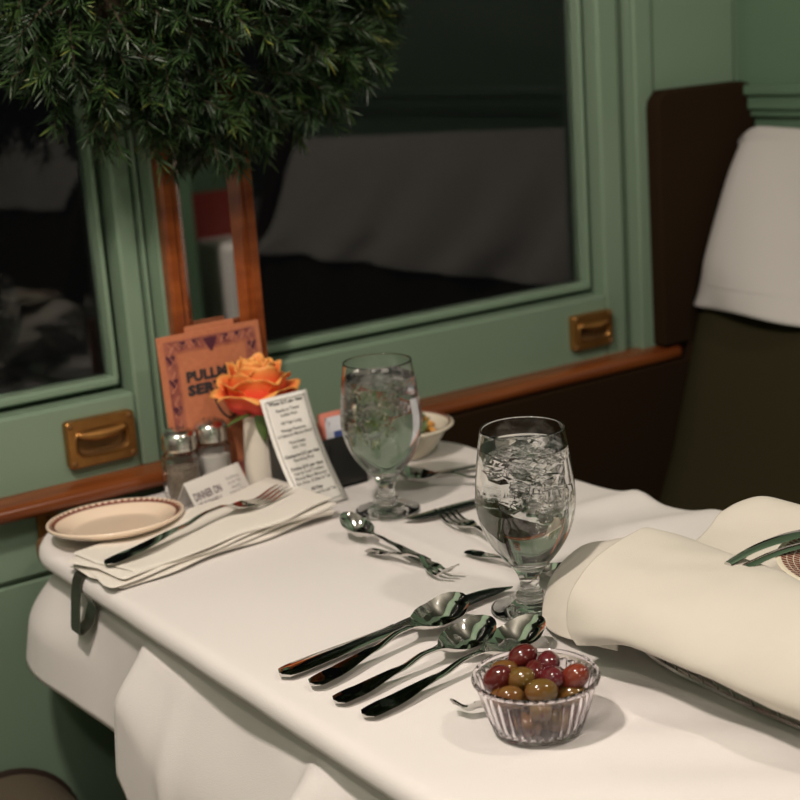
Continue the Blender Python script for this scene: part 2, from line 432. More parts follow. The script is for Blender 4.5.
# ------------------------------------------------------------------ left bench: seat cushion corner seen bottom left
lb=thing('booth_bench','brown ribbed booth seat whose rounded corner shows at the bottom left, under the table edge','bench seat',(-.315,.27,-.305))
pf=[(-.55,-.13),(-.55,.035)]+[(-.035+.080*math.sin(k*PI/20),-.045+.080*math.cos(k*PI/20)) for k in range(11)]+[(.045,-.13)]
q=MB(); q.prism(pf,-1.02,-.012); q.build('seat','seat',lb,smooth=35)
q=MB(); q.tube([(x,-.016,z) for x,z in pf[1:-1]],.005,8); q.build('piping','piping',lb)
q=MB(); q.box((-.55,-1.0,FL+.30),(-.03,-.01,-.112)); q.build('base','brown',lb,bevel=.01)
q=MB(); q.prism([(-.50,.0),(-.53,.1),(-.66,.62),(-.72,.64),(-.76,.6),(-.76,-.1),(-.55,-.1)],-1.02,-.03); q.build('backrest','olive',lb,bevel=.02,seg=3)
lc=thing('headrest_cover','white headrest cloth over the bench at left, outside the edge of the photo','seat cover',(-.29,.27,-.30))
q=MB(); q.prism([(-.595,.36),(-.655,.63),(-.715,.655),(-.77,.62),(-.77,.38),(-.774,.38),(-.774,.625),(-.715,.662),(-.648,.637),(-.588,.36)],-1.0,-.04); q.build('cloth','cover',lc)

# ------------------------------------------------------------------ across the aisle (seen in the window and mirror reflections)
bench('booth_bench',1,.70,-2.42,-1.78,'olive booth bench across the aisle, seen only as a reflection in the dark windows','white headrest cloth of the bench across the aisle, reflected dimly in the window',wing=False)
m=thing('dining_table','white-clothed table across the aisle, reflected in the narrow mirror','table',(1.3,-2.05,-.03))
q=MB(); q.box((-.33,-.40,-.02),(.33,.42,0)); q.build('tabletop','cloth',m,bevel=.008)
q=MB(); q.box((-.335,-.40,-.24),(-.331,.42,-.012)); q.box((-.335,.42,-.24),(.33,.424,-.012)); q.build('cloth_drop','cloth',m)
q=MB(); q.lathe([(.22,-.72),(.22,-.70),(.04,-.66),(.035,-.02)],20); q.build('pedestal','tablewood',m)
m=thing('menu_booklet','red stand-in shape added on the table across the aisle for the red blur in the mirror','menu',(1.02,-1.83,-.03))  # red stand-in, no known booklet; added for the mirror's red blur
q=MB(); q.box((-.06,-.004,0),(.06,.0,.12)); q.build('front_cover','red',m); q=MB(); q.box((-.06,.012,0),(.06,.016,.12)); q.build('back_cover','red',m)
m=MB(); m.box((1.14,-1.80,-.02),(1.30,-1.74,.45)); 
cc=thing('partition_post','dark brown padded post beyond the aisle, the dark column in the mirror','post',(1.24,-1.58,FL))
q=MB(); q.box((-.07,-.04,0),(.07,.04,1.25)); q.build('padding','brown',cc,bevel=.015)
q=MB(); q.box((-.075,-.045,0),(.075,.045,.06)); q.build('foot','tablewood',cc,bevel=.005)

# ------------------------------------------------------------------ table and cloth
XL,XR,YN,YF=-.296,.196,-.92,.236        # flat part of the cloth top
tb=thing('dining_table','wooden dining table under the long white tablecloth, fixed to the window wall','table',(-.05,-.35,FL))
q=MB(); q.box((-.24,-.53,.712),(.24,.575,.741)); q.build('tabletop','tablewood',tb,bevel=.01,seg=3)
q=MB(); q.lathe([(.17,0),(.17,.02),(.06,.05),(.045,.1),(.045,.70),(.12,.712)],24); q.build('pedestal','tablewood',tb)
RC=.097
def wrinkle(x,y):
    z=0
    z+=.0011*math.exp(-((x+.026-.004*math.sin(y*9))/.0045)**2)                      # pressed centre crease
    z+=.0008*math.exp(-((y+.02+.03*x)/.006)**2)*sm((x+.06)/.05)
    # soft folds toward the far (bench) side
    far=sm((x-.02)/.15)
    z+=far*.0055*(math.sin((y+.55*x)*34+1.2)*.5+.5)*sm((-.08-y)/.1)
    z+=far*.006*math.exp(-((y+.215+.3*(x-.1))/.022)**2)
    z+=far*.007*math.exp(-((y+.135+.15*(x-.1))/.018)**2)
    # ripples in front of the basket
    fr=sm((-y-.40)/.12)*math.exp(-((x+.14)/.10)**2)
    z+=fr*.0032*(math.sin(x*60+y*75)*.5+.5)
    z+=.0006*noise.noise(Vector((x*14,y*14,1.3)))
    return z
def right_edge(y):          # the cloth bellies out a little toward the bench
    return .012*sm((-.1-y)/.2)
NX,NY=84,190
def top_pt(u,v):
    x=lerp(XL,XR,u); y=lerp(YN,YF,v)
    # round the corners: elliptical mapping in the corner squares
    for cx,sx in ((XL+RC,-1),(XR-RC,1)):
        for cy,sy in ((YN+RC,-1),(YF-RC,1)):
            a=(x-cx)*sx/RC; b=(y-cy)*sy/RC
            if a>0 and b>0:
                a,b=min(a,1),min(b,1)
                x2=cx+sx*RC*a*math.sqrt(1-b*b/2); y2=cy+sy*RC*b*math.sqrt(1-a*a/2)
                return x2,y2
    return x,y
vs=[];fs=[]
for j in range(NY+1):
    for i in range(NX+1):
        x,y=top_pt(i/NX,j/NY)
        if x>0: x+=right_edge(y)*sm(x/.18)
        vs.append((x,y,wrinkle(x,y)-.0012))
W=NX+1
for j in range(NY):
    for i in range(NX): fs.append((j*W+i,j*W+i+1,(j+1)*W+i+1,(j+1)*W+i))
# boundary loop (counter-clockwise from near-left)
loop=[i for i in range(NX+1)]+[j*W+NX for j in range(1,NY+1)]+[NY*W+i for i in range(NX-1,-1,-1)]+[j*W for j in range(NY-1,0,-1)]
nl=len(loop)
P=[Vector(vs[i]) for i in loop]
# drop profile below the rolled edge: (outward, down)
roll=[(.0045,-.0007),(.0088,-.0030),(.0115,-.0072),(.0124,-.0120),(.0114,-.0168),(.0070,-.0198),(-.001,-.0206),(-.009,-.0212),(-.014,-.0220)]
def drop_shape(p,k):
    """outward offset and lateral shift of the hanging cloth at depth fraction k (0..1), and total drop"""
    x,y=p.x,p.y
    left = x < -.2 and y < .215
    if left:
        inner=-.006+.016*k+.026*sm((y-.02)/.12)*sm(k*1.6)
        outer=-.002+.036*sm(k*2.0)+.010*k
        # overlap fold at y=-.045: cloth in front hangs further out
        t=sm((-.040-y)/.014)
        o=lerp(inner+.004*math.sin(y*40)*k,outer,t)
        # lens-shaped tuck below the edge and a ridge at y=-.33
        o-= .018*t*math.exp(-((y+.21)/.08)**2)*(1-k)**1.5
        o+= .026*math.exp(-((y+.335+.10*k)/.017)**2)*sm(k*4+.35)
        o-= .010*math.exp(-((y+.42)/.05)**2)*sm(k*3)
        o+= .010*math.exp(-((y+.115+.05*k)/.012)**2)*k
        drop=lerp(.098+.030*max(0,min(1,(.20-y)/.24)),.128+.10*sm((-.035-y)/.12)+.012*math.sin(y*20),t)
        return o,drop
    o=.004+.010*k+.006*k*math.sin((x+y)*45)
    return o,.17
rings=[]
ND=22
for i in range(nl):
    a,b=P[i-1],P[(i+1)%nl]; d=(b-a); n_=Vector((d.y,-d.x,0)).normalized()
    col=[]
    for (o,z) in roll: col.append(P[i]+n_*o+Vector((0,0,z)))
    o1,dr=drop_shape(P[i],0)
    if P[i].y>.232 and -.22<P[i].x<.12: dr=.045           # behind, against the wall
    base=P[i]+Vector((0,0,-.0225))
    for k in range(1,ND+1):
        f_=k/ND; o,_=drop_shape(P[i],f_)
        if P[i].y>.225: o=min(o,.004)
        col.append(base+n_*(-.014*(1-sm(f_*7))+o*sm(f_*7))+Vector((0,0,-dr*f_)))
    rings.append(col)
nr=len(rings[0]); o0=len(vs)
for c in rings: vs+=[tuple(p) for p in c]
for i in range(nl):
    j=(i+1)%nl
    fs.append((loop[i],loop[j],o0+j*nr,o0+i*nr))
    for k in range(nr-1): fs.append((o0+i*nr+k,o0+j*nr+k,o0+j*nr+k+1,o0+i*nr+k+1))
m=MB(); m.add(vs,fs)
tc=m.build('tablecloth','cloth',smooth=80,solid=.0012,soff=-1.,orient=True)
tag(tc,'long white linen tablecloth with hanging folds over the dining table','tablecloth')

# tablecloth clip on the left edge
cl=thing('tablecloth_clip','grey spring metal clip gripping the tablecloth edge beside the folded napkin','clip',(-.305,.060,0))
q=MB()
def strip(path,w,th,q):
    pts=[Vector(p) for p in path]; vs=[];fs=[]
    for i,p in enumerate(pts):
        d=(pts[min(i+1,len(pts)-1)]-pts[max(i-1,0)]).normalized(); nn=Vector((-d.z,0,d.x))
        for sy in (-1,1):
            for t in (0,th): vs.append((p.x+nn.x*t,p.y+sy*w/2,p.z+nn.z*t))
    for i in range(len(pts)-1):
        a=i*4;b=a+4
        fs+= [(a,b,b+2,a+2),(a+1,a+3,b+3,b+1),(a,a+1,b+1,b),(a+2,b+2,b+3,a+3)]
    fs+=[(0,2,3,1),(len(vs)-4,len(vs)-3,len(vs)-1,len(vs)-2)]
    q.add(vs,fs)
strip([(.022,0,.0012),(.006,0,.0012),(-.002,0,-.001),(-.0055,0,-.008),(-.0085,0,-.022),(-.0125,0,-.052),(-.012,0,-.056),(-.009,0,-.0565)],.020,.0011,q)
q.build('outer_arm','clip',cl,smooth=40)
q=MB(); strip([(-.009,0,-.0565),(.002,0,-.050),(.008,0,-.034),(.004,0,-.022)],.020,.0011,q); q.build('spring_tongue','clip',cl,smooth=40)

# ------------------------------------------------------------------ goblets
GP=[(0,.0035),(.010,.0033),(.022,.0028),(.030,.0018),(.0325,.0012),(.0325,.0004),(.030,0),(.012,.0003),(0,.0006)]
def goblet_profile():
    outer=[(0,.0),(.030,.0),(.0322,.0006),(.0326,.0018),(.0315,.0028),(.024,.0042),(.0165,.0062),(.0122,.0085),(.0112,.0105),(.0120,.0125),(.0112,.0150),(.0092,.0165),(.0080,.021),(.0082,.026),(.0100,.0315),(.0138,.0375),(.0200,.0445),(.0270,.0535),(.0332,.0640),(.0378,.0760),(.0402,.0880),(.0406,.0960),(.0400,.1080),(.0386,.1220),(.0366,.1380),(.0345,.1510),(.0340,.1545)]
    inner=[(.0335,.1552),(.0328,.1546),(.0331,.1510),(.0352,.1380),(.0372,.1220),(.0386,.1080),(.0391,.0960),(.0387,.0880),(.0362,.0760),(.0315,.0645),(.0250,.0550),(.0175,.0475),(.0100,.0435),(0,.0420)]
    return outer,inner
def smooth_prof(p,n=3):
    out=[]
    for i in range(len(p)-1):
        p0=p[max(i-1,0)];p1=p[i];p2=p[i+1];p3=p[min(i+2,len(p)-1)]
        for k in range(n):
            t=k/n
            out.append(tuple(max(0,.5*((2*p1[d])+(-p0[d]+p2[d])*t+(2*p0[d]-5*p1[d]+4*p2[d]-p3[d])*t*t+(-p0[d]+3*p1[d]-3*p2[d]+p3[d])*t**3)) for d in (0,1)))
    out.append(p[-1]); return out
def make_goblet(label):
    t=thing('water_goblet',label,'glass')
    o,i=goblet_profile()
    o=[(r,max(z,0)) for r,z in smooth_prof(o,3)]; i=smooth_prof(i,3)
    m=MB(); m.lathe(o+i,72); m.build('glass','glass',t,smooth=180)
    return t
def make_water(label,lvl=.1395):
    _,i=goblet_profile(); ii=[(r,z) for r,z in smooth_prof(i,3) if z<lvl and r>.002]
    top=ii[0][0]
    prof=[(0,.0418)]+[(r+.00025,z-.0001) for r,z in reversed(ii)]+[(top+.0003,lvl+.0006),(top*.985,lvl),(top*.9,lvl-.0002),(0,lvl)]
    m=MB(); m.lathe(prof,72); w=m.build('water','water',smooth=60)
    return tag(w,label,'water',kind='stuff')
def make_ice(label,seed):
    rnd=random.Random(seed); m=MB()
    spots=[]
    tries=0
    while len(spots)<30 and tries<4000:
        tries+=1
        z=rnd.uniform(.084,.1375); a=rnd.uniform(0,2*PI); rmax=lin([(.06,.018),(.08,.026),(.12,.026),(.14,.024)],z); r=rmax*math.sqrt(rnd.random())
        if z<.100 and rnd.random()<.6: continue
        p=Vector((r*math.cos(a),r*math.sin(a),z)); s=rnd.uniform(.0052,.0090)
        if all((p-q).length>(s+w)*.88 for q,w in spots): spots.append((p,s))
    for p,s in spots:
        bm=bmesh.new(); bmesh.ops.create_cube(bm,size=1); 
        bmesh.ops.bevel(bm,geom=bm.edges[:]+bm.verts[:],offset=.18,segments=2,affect='EDGES')
        rot=Matrix.Rotation(rnd.uniform(0,6),4,(rnd.uniform(-1,1),rnd.uniform(-1,1),rnd.uniform(-1,1)))
        sc=(rnd.uniform(.8,1.2),rnd.uniform(.8,1.2),rnd.uniform(.7,1.1)); bm.verts.index_update()
        vs=[]
        for v in bm.verts:
            c=Vector((v.co.x*sc[0],v.co.y*sc[1],v.co.z*sc[2]))*s*1.75
            c+=Vector((noise.noise(c*150+p*60),noise.noise(c*150+p*60+Vector((7,0,0))),noise.noise(c*150+p*60+Vector((0,9,0)))))*s*.30
            vs.append(tuple(rot@c+p))
        m.add(vs,[tuple(v.index for v in f.verts) for f in bm.faces]); bm.free()
    o=m.build('crushed_ice','ice',smooth=50); return tag(o,label,'ice',kind='stuff')
gpos=[(( -.0615,-.2985,0),'front','closest to the silver spoons'),((0,0,0),'back','near the rose vase')]
gl=[('stemmed water goblet in front, between the spoons and the wrapped bread basket','iced water filling the front goblet','ice cubes floating in the front goblet',3),
    ('stemmed water goblet at the back, beside the printed white card','iced water filling the back goblet','ice cubes floating in the back goblet',11)]
for (loc,_,_),(a,b_,c,sd) in zip(gpos,gl):
    g=make_goblet(a); g.location=loc
    w=make_water(b_); w.location=loc
    i=make_ice(c,sd); i.location=loc

# ------------------------------------------------------------------ flatware
def shell(L,st,s0,s1,n=36,nu=10):
    """lofted flat piece along +x. st(s)->(w,zc,dish,th,crown,yoff)"""
    vs=[];fs=[];ringn=2*nu
    for k in range(n+1):
        s=s0+(s1-s0)*k/n
        w,zc,D,th,cr,yo=st(s); ring=[]
        for i in range(nu+1):
            u=-1+2*i/nu; q=1-u*u; ring.append((s*L,yo+u*w,zc-D*q+cr*q))
        for i in range(nu-1,0,-1):
            u=-1+2*i/nu; q=1-u*u; ring.append((s*L,yo+u*w*.985,zc-D*q-th*q**.5*.9-.0002))
        vs+=ring
    for k in range(n):
        for i in range(ringn):
            j=(i+1)%ringn; fs.append((k*ringn+i,k*ringn+j,(k+1)*ringn+j,(k+1)*ringn+i))
    fs.append(tuple(range(ringn-1,-1,-1))); fs.append(tuple(n*ringn+i for i in range(ringn)))
    return vs,fs
def handle_w(s,k=1.):   # fiddle shaped handle, shared by spoons and forks
    return k*lin([(0,.0030),(.006,.0064),(.02,.0082),(.05,.0090),(.12,.0092),(.22,.0078),(.32,.0052),(.42,.0036),(.52,.0031),(.60,.0031),(.66,.0038)],s)
def spoon_st(k=1.,bw=.0200,arch=.016):
    def st(s):
        w=handle_w(s,k)
        if s>.64: w=max(w if s<.66 else 0, bw*lin([(.64,.17),(.67,.26),(.70,.52),(.74,.80),(.79,.97),(.84,1.),(.89,.95),(.94,.77),(.97,.55),(.99,.30),(1,.06)],s))
        zc=interp([(0,.0035),(.12,.0045),(.40,.009),(.56,arch*.86),(.64,arch*.86),(.72,.0125),(.85,.0150),(1,.0225)],s)
        D=interp([(.63,0),(.70,.0045),(.80,.0095),(.88,.0092),(.96,.004),(1,0)],s)
        th=interp([(0,.0020),(.2,.0022),(.5,.0026),(.62,.0024),(.7,.0014),(1,.001)],s)
        cr=interp([(0,.00015),(.3,.0002),(.5,.0008),(.62,.0008),(.68,0)],s)
        return w,zc,D,th,cr,0
    return st
def fork_st(k=1.,rw=.0125,arch=.017,tip=.012):
    def st(s):
        w=handle_w(s,k)
        if s>.62: w=rw*lin([(.62,.26),(.66,.36),(.70,.66),(.74,.92),(.78,1.),(.82,1.)],s)
        zc=interp([(0,.0035),(.12,.0045),(.40,.010),(.55,arch),(.62,arch),(.74,.0085),(.86,.0055),(1,tip)],s)
        D=interp([(.63,0),(.72,.002),(.80,.0018)],s)
        th=interp([(0,.0020),(.2,.0022),(.5,.0026),(.62,.0022),(.7,.0016),(1,.0014)],s)
        cr=interp([(0,.00015),(.3,.0002),(.5,.0008),(.62,.0008),(.68,0)],s)
        return w,zc,D,th,cr,0
    return st
def place(o,p0,p1,z=0.):
    a=math.atan2(p1[1]-p0[1],p1[0]-p0[0]); o.location=(p0[0],p0[1],z); o.rotation_euler=(0,0,a)
    return math.hypot(p1[0]-p0[0],p1[1]-p0[1])
def spoon(name,label,p0,p1,k=1.,bw=.02,z=0.,group=None,arch=.016,roll=0,pitch=0):
    t=thing(name,label,'spoon',group=group); L=place(t,p0,p1,z); st=spoon_st(k,bw,arch)
    a=t.rotation_euler[2]; t.rotation_euler=(roll,pitch,a)
    v,f=shell(L,st,0,.66,34); q=MB(); q.add(v,f); q.build('handle','steel',t,smooth=45)
    v,f=shell(L,st,.66,1,30,14); q=MB(); q.add(v,f); q.build('bowl','steel',t,smooth=60)
    return t
def fork(name,label,p0,p1,k=1.,rw=.0125,z=0.,nt=4,arch=.017,tip=.012,roll=0,pitch=0):
    t=thing(name,label,'fork'); L=place(t,p0,p1,z); st=fork_st(k,rw,arch,tip)
    a=t.rotation_euler[2]; t.rotation_euler=(roll,pitch,a)
    v,f=shell(L,st,0,.62,32); q=MB(); q.add(v,f); q.build('handle','steel',t,smooth=45)
    q=MB(); v,f=shell(L,st,.62,.795,16,12); q.add(v,f)
    tw=rw*2/(nt+(nt-1)*.62)/2
    for i in range(nt):
        yo=-rw+tw+i*(2*rw-2*tw)/(nt-1)
        def stt(s,yo=yo):
            w=tw*lin([(.78,1.05),(.82,.95),(.95,.85),(.985,.6),(1,.25)],s)
            return w,st(s)[1]-.0006,0,.0016,.0002,yo*lin([(.78,1),(1,1.04)],s)
        v,f=shell(L,stt,.78,1,12,4); q.add(v,f)
    q.build('tines','steel',t,smooth=45)
    return t
def knife(name,label,p0,p1,z=0.,k=1.,roll=0.):
    t=thing(name,label,'knife'); L=place(t,p0,p1,z); a=t.rotation_euler[2]; t.rotation_euler=(roll,0,a)
    def hs(s):
        w=k*lin([(0,.002),(.006,.0065),(.02,.0092),(.06,.0105),(.15,.0102),(.35,.0082),(.46,.0076),(.50,.0085)],s)
        return w,.0042,0,lin([(0,.003),(.02,.004),(.4,.0035),(.5,.0025)],s),lin([(0,.0004),(.03,.0012),(.4,.0014),(.5,.0010)],s),0
    v,f=shell(L,hs,0,.495,30,12); q=MB(); q.add(v,f); q.build('handle','steel',t,smooth=45)
    def bs(s):
        w=k*lin([(.49,.0070),(.52,.0086),(.60,.0098),(.80,.0100),(.90,.0090),(.95,.0066),(.985,.0032),(1,.0006)],s)
        yo=k*lin([(.49,0),(.85,0),(.95,-.0026),(1,-.0075)],s)
        return w,.0040,0,.0010,.0007,yo
    v,f=shell(L,bs,.49,1,30,8); q=MB(); q.add(v,f); q.build('blade','steel',t,smooth=35)
    return t
# left diner's setting
knife('dinner_knife','silver dinner knife lying nearest the middle of the table, beside the row of spoons',(-.285,-.2735),(-.049,-.251),.0005)
spoon('soup_spoon','silver spoon of the row, beside the dinner knife, bowl over its blade',(-.277,-.306),(-.1160,-.2790),z=.0015,bw=.0215)
spoon('soup_spoon','silver spoon in the middle of the row of three, bowl facing the olive cup',(-.278,-.340),(-.1275,-.3310),bw=.0215)
spoon('soup_spoon','silver spoon of the row nearest the viewer, its bowl behind the olive cup',(-.275,-.373),(-.0985,-.3560),bw=.0205,z=.0)
spoon('teaspoon','small silver teaspoon lying crosswise near the folded napkin, crossed over a fork handle',(-.064,-.158),(-.071,-.031),k=.72,bw=.0140,z=.001,arch=.013)
fork('cocktail_fork','small silver fork with tines toward the front goblet, crossed under the teaspoon',(-.083,-.088),(-.070,-.205),k=.72,rw=.0085,nt=3,z=0,arch=.014,tip=.015)
fork('cocktail_fork','small silver fork half hidden under the plastic cup of olives',(-.172,-.474),(-.229,-.413),k=.45,rw=.0070,nt=3,z=.0035,arch=.006,tip=.010,roll=R(38))
# right diner's setting, seen behind the front goblet
knife('dinner_knife','silver dinner knife pointing left between the two water goblets',(.150,-.052),(-.011,-.050),.0005,roll=0)
fork('dessert_fork','silver fork with tines pointing at the back goblet, just left of the front goblet',(-.012,-.255),(.028,-.056),k=.8,rw=.0105,nt=4,arch=.012,tip=.011)
spoon('teaspoon','small silver spoon whose handle end lies just left of the front goblet stem',(-.020,-.157),(-.010,-.290),k=.72,bw=.014,arch=.013)
spoon('soup_spoon','silver spoon lying near the stem of the back goblet, bowl turned to the window',(.150,-.035),(.050,.062),bw=.0190,z=.001)
knife('butter_knife','thin silver knife farthest back on the table, before the salad bowl',(.168,.040),(.100,.058),.0005,k=.6)

# ------------------------------------------------------------------ folded napkin with fork, left
nk=thing('folded_napkin','folded white cloth napkin lying under a fork beside the oval plate','napkin',(0,0,0))
A=Vector((-.310,.078,0));B_=Vector((-.303,-.010,0));C_=Vector((-.047,.022,0));D_=Vector((-.056,.134,0))
def nap_layer(z0,th,ins,seed):
    """one fold of the napkin: a soft flattened roll with rounded fold edges"""
    a=A+(D_-A)*ins[0]; b=B_+(C_-B_)*ins[1]; c=C_-(C_-B_)*ins[2]; d=D_-(D_-A)*ins[3]
    def f(u,v):          # v runs around the closed cross-section
        ang=2*PI*v
        cy=math.cos(ang); sz=math.sin(ang)
        py=math.copysign(abs(cy)**.22,cy); pz=math.copysign(abs(sz)**.55,sz)
        e0=a.lerp(d,u); e1=b.lerp(c,u)
        p=e1.lerp(e0,.5+.5*py)
        w=.0016*math.sin(u*11+seed*2+v*3)+.0014*noise.noise(Vector((p.x*25,p.y*25,seed)))
        endt=min(1,max(.25,min(u,1-u)/.012))
        g_=1+.75*sm((u-.25)/.7)
        return (p.x+.0022*math.sin(v*9+seed)+.003*math.sin(p.y*70+seed*2)*(1-u),p.y+.0024*math.sin(u*14+seed*1.7)-.002*math.sin(u*5+seed),(z0+th*.5+pz*th*.5*endt)*g_+w*.8+.0012)
    return f
for k,(z0,th,ins,sd) in enumerate([(.0,.0034,(0,.02,0,0),1),(.0030,.0034,(.035,.0,.012,.01),2),(.0060,.0034,(.01,.045,.0,.0),3),(.0088,.0032,(.03,.07,.018,.006),4)]):
    q=MB(); q.grid(60,36,nap_layer(z0,th,ins,sd),closeu=False)
    o=q.build('fold','napkin_brightened',nk,smooth=70)
fork('dinner_fork','silver dinner fork resting on the folded napkin at the left',(-.295,.021),(-.076,.0700),z=.0140,pitch=R(-1.2),arch=.015,tip=.011,rw=.0125)

# ------------------------------------------------------------------ small oval-looking plate with a brown band
pl=thing('side_plate','cream china side plate with a brown rim band, beside the window ledge','plate',(-.2335,.1355,.0064),(R(-3.4),R(.4),0))
PS=.95
prof=[(0,.004),(.040,.004),(.047,.0050),(.058,.0095),(.066,.0125),(.0695,.0142),(.0712,.0140),(.0716,.0122),(.069,.0095),(.058,.0045),(.046,.0010),(.044,-.0002),(.041,-.0002),(.040,.0012),(0,.0012)]
q=MB(); q.lathe([(r_*PS,z_) for r_,z_ in smooth_prof(prof,2)],72); q.build('plate_body','china',pl,smooth=60)
q=MB()
def bandz(r): return lin([(.047,.0050),(.058,.0095),(.066,.0125),(.0695,.0142)],r/PS)+.0003
q.lathe([(.0595,bandz(.0595)),(.0630,bandz(.0630))],72)
for i in range(60):       # scalloped ticks outside the band
    a=2*PI*i/60; w=.5*2*PI/60*.55
    vs=[]
    for r_,aw in ((.0628,w),(.0645,w*.9),(.0652,w*.35)):
        for s_ in (-1,1): vs.append((r_*math.cos(a+s_*aw),r_*math.sin(a+s_*aw),bandz(r_)))
    q.add(vs,[(0,1,3,2),(2,3,5,4)])
q.build('rim_band','china_band',pl,smooth=60)

# ------------------------------------------------------------------ salad bowl at the back
bw=thing('salad_bowl','ivory china bowl of salad at the back of the table behind the goblet','bowl',(.128,.158,0))
prof=[(0,.0045),(.026,.0045),(.034,.010),(.047,.026),(.053,.0345),(.058,.0362),(.0605,.0352),(.060,.0335),(.054,.0305),(.047,.020),(.036,.006),(.031,.0005),(.028,.0005),(.027,.002),(0,.002)]
q=MB(); q.lathe(smooth_prof(prof,2),56); q.build('bowl_body','china_w',bw,smooth=60)
q=MB(); q.lathe([(.0545,.0357),(.0575,.0368)],56); q.build('rim_band','china_band',bw)
sal=thing('salad','green leafy salad with orange pieces heaped in the ivory bowl','salad',(.128,.158,.022)); sal['kind']='stuff'
rnd=random.Random(5); q=MB()
for i in range(26):
    a=rnd.uniform(0,2*PI); r=.034*math.sqrt(rnd.random()); s=rnd.uniform(.010,.018)
    T=Matrix.Translation((r*math.cos(a),r*math.sin(a),.006+.010*rnd.random()+(.010 if r<.02 else 0)))@Matrix.Rotation(rnd.uniform(0,6),4,'Z')@Matrix.Rotation(rnd.uniform(-.9,.9),4,'X')
    ph=rnd.uniform(0,6)
    q.grid(6,6,lambda u,v:((u-.5)*2*s*math.sin(PI*(.12+.8*v)),(v-.5)*2*s,.35*s*math.sin(u*5+ph)+.25*s*math.sin(v*7+ph)),0,T)
q.build('leaves','lettuce',sal,smooth=70,solid=.0006)
q=MB()
for (x,y,z,a) in ((.026,-.020,.009,.4),(.030,-.006,.010,1.3),(.018,-.030,.007,2.)):
    q.tube([(-.010,0,0),(0,0,.003),(.010,0,0)],[.002,.0045,.002],8,0,Matrix.Translation((x,y,z))@Matrix.Rotation(a,4,'Z'))
q.build('carrot_pieces','carrot',sal)

# ------------------------------------------------------------------ salt and pepper
def shaker(label,fill,loc,h,fillh):
    t=thing('shaker',label,'shaker',loc); t.scale=(1.1,1.1,1.04)
    facets=lambda a,k:1+.028*math.cos(a*10)*(1 if 1<k<6 else 0)
    o=[(0,0),(.0165,0),(.0182,.002),(.0186,.012),(.0186,.030),(.0180,.044),(.0150,.050),(.0142,.054),(.0142,.058)]
    i=[(.0128,.058),(.0128,.053),(.0136,.049),(.0165,.043),(.0170,.030),(.0170,.012),(.0160,.004),(0,.0035)]
    # embossed square relief
    prof=[]
    for a_,b_ in zip(o,o[1:]):
        for k in range(4): prof.append((lerp(a_[0],b_[0],k/4),lerp(a_[1],b_[1],k/4)))
    prof.append(o[-1])
    q=MB(); q.lathe([(r*(1+(.035*math.sin(z*2*PI/.0085) if .006<z<.046 else 0)),z) for r,z in prof]+i,60,0,None,lambda a,k:1+(.022*math.cos(a*12) if 8<k<24 else 0))
    q.build('glass_body','glass',t,smooth=70)
    q=MB(); rr=.0167
    q.lathe([(0,.0045),(.0155,.0045),(rr,.012),(rr,fillh),(rr*.6,fillh+.002),(0,fillh+.001)],32); q.build('contents',fill,t,smooth=60)
    q=MB(); q.lathe([(.0150,.0525),(.0166,.0525),(.0170,.055),(.0166,.0565),(.0170,.060),(.0166,.0615),(.0168,.066),(.0150,.0705),(.010,.0735),(.004,.0748),(0,.075)],40); q.build('cap','capsteel',t,smooth=40)
    for k in range(7):
        a=k*2*PI/6; r=.006 if k<6 else 0
        q=MB(); q.lathe([(0,.0006),(.0009,.0004),(.0009,-.0008)],8,0,Matrix.Translation((r*math.cos(a),r*math.sin(a),.0744))); q.build('hole','ink',t)
    return t
shaker('glass pepper shaker with a metal cap, left of the salt shaker behind the tent card','pepper',(-.1275,.1985,0),.075,.036)
shaker('glass shaker half full of white salt, in front of the terracotta menu','salt',(-.0860,.2060,0),.075,.038)

# ------------------------------------------------------------------ tent card
u=Vector((.943,.333,0)).normalized(); n_=Vector((-u.y,u.x,0)); wT=.083
t=thing('tent_card','small white folded tent card printed in dark letters, in front of the shakers','card',(-.1455,.1295,0),(0,0,math.atan2(u.y,u.x)))
ap=(.018,.0325); 
q=MB(); th=.0005
q.add([(0,0,0),(wT,0,0),(wT,ap[0],ap[1]),(0,ap[0],ap[1]),(0,.0008,0),(wT,.0008,0),(wT,ap[0]+.0002,ap[1]-.0012),(0,ap[0]+.0002,ap[1]-.0012)],[(0,1,2,3),(4,7,6,5),(0,4,5,1),(1,5,6,2),(3,7,4,0),(2,6,7,3)])
q.build('front_panel','paper',t,smooth=0)
q=MB()
q.add([(0,.037,0),(wT,.037,0),(wT,ap[0],ap[1]),(0,ap[0],ap[1]),(0,.0362,0),(wT,.0362,0),(wT,ap[0]-.0002,ap[1]-.0012),(0,ap[0]-.0002,ap[1]-.0012)],[(0,3,2,1),(4,5,6,7),(0,1,5,4),(1,2,6,5),(2,3,7,6),(3,0,4,7)])
q.build('back_panel','paper',t,smooth=0)
slope=math.atan2(ap[1],ap[0]); Lp=math.hypot(*ap)
TM=Matrix.Translation((0,-.0003*math.sin(slope),.0003*math.cos(slope)))@Matrix.Rotation(slope,4,'X')
q=MB()
v,f=text_geo('DINNER ON',.0095,'LEFT',.00018,0,1.); q.add(v,f,0,TM@Matrix.Translation((.004,.0150,0))@Matrix.Diagonal((.78,1.25,1,1)))
q.build('heading','plumink',t,smooth=0)
q=MB(); v,f=text_geo('? THE DINER ?',.0072,'LEFT',.00014); q.add(v,f,0,TM@Matrix.Translation((.004,.0060,0))@Matrix.Diagonal((.8,1.15,1,1)))
q.build('second_line','plumink',t,smooth=0)
q=MB()
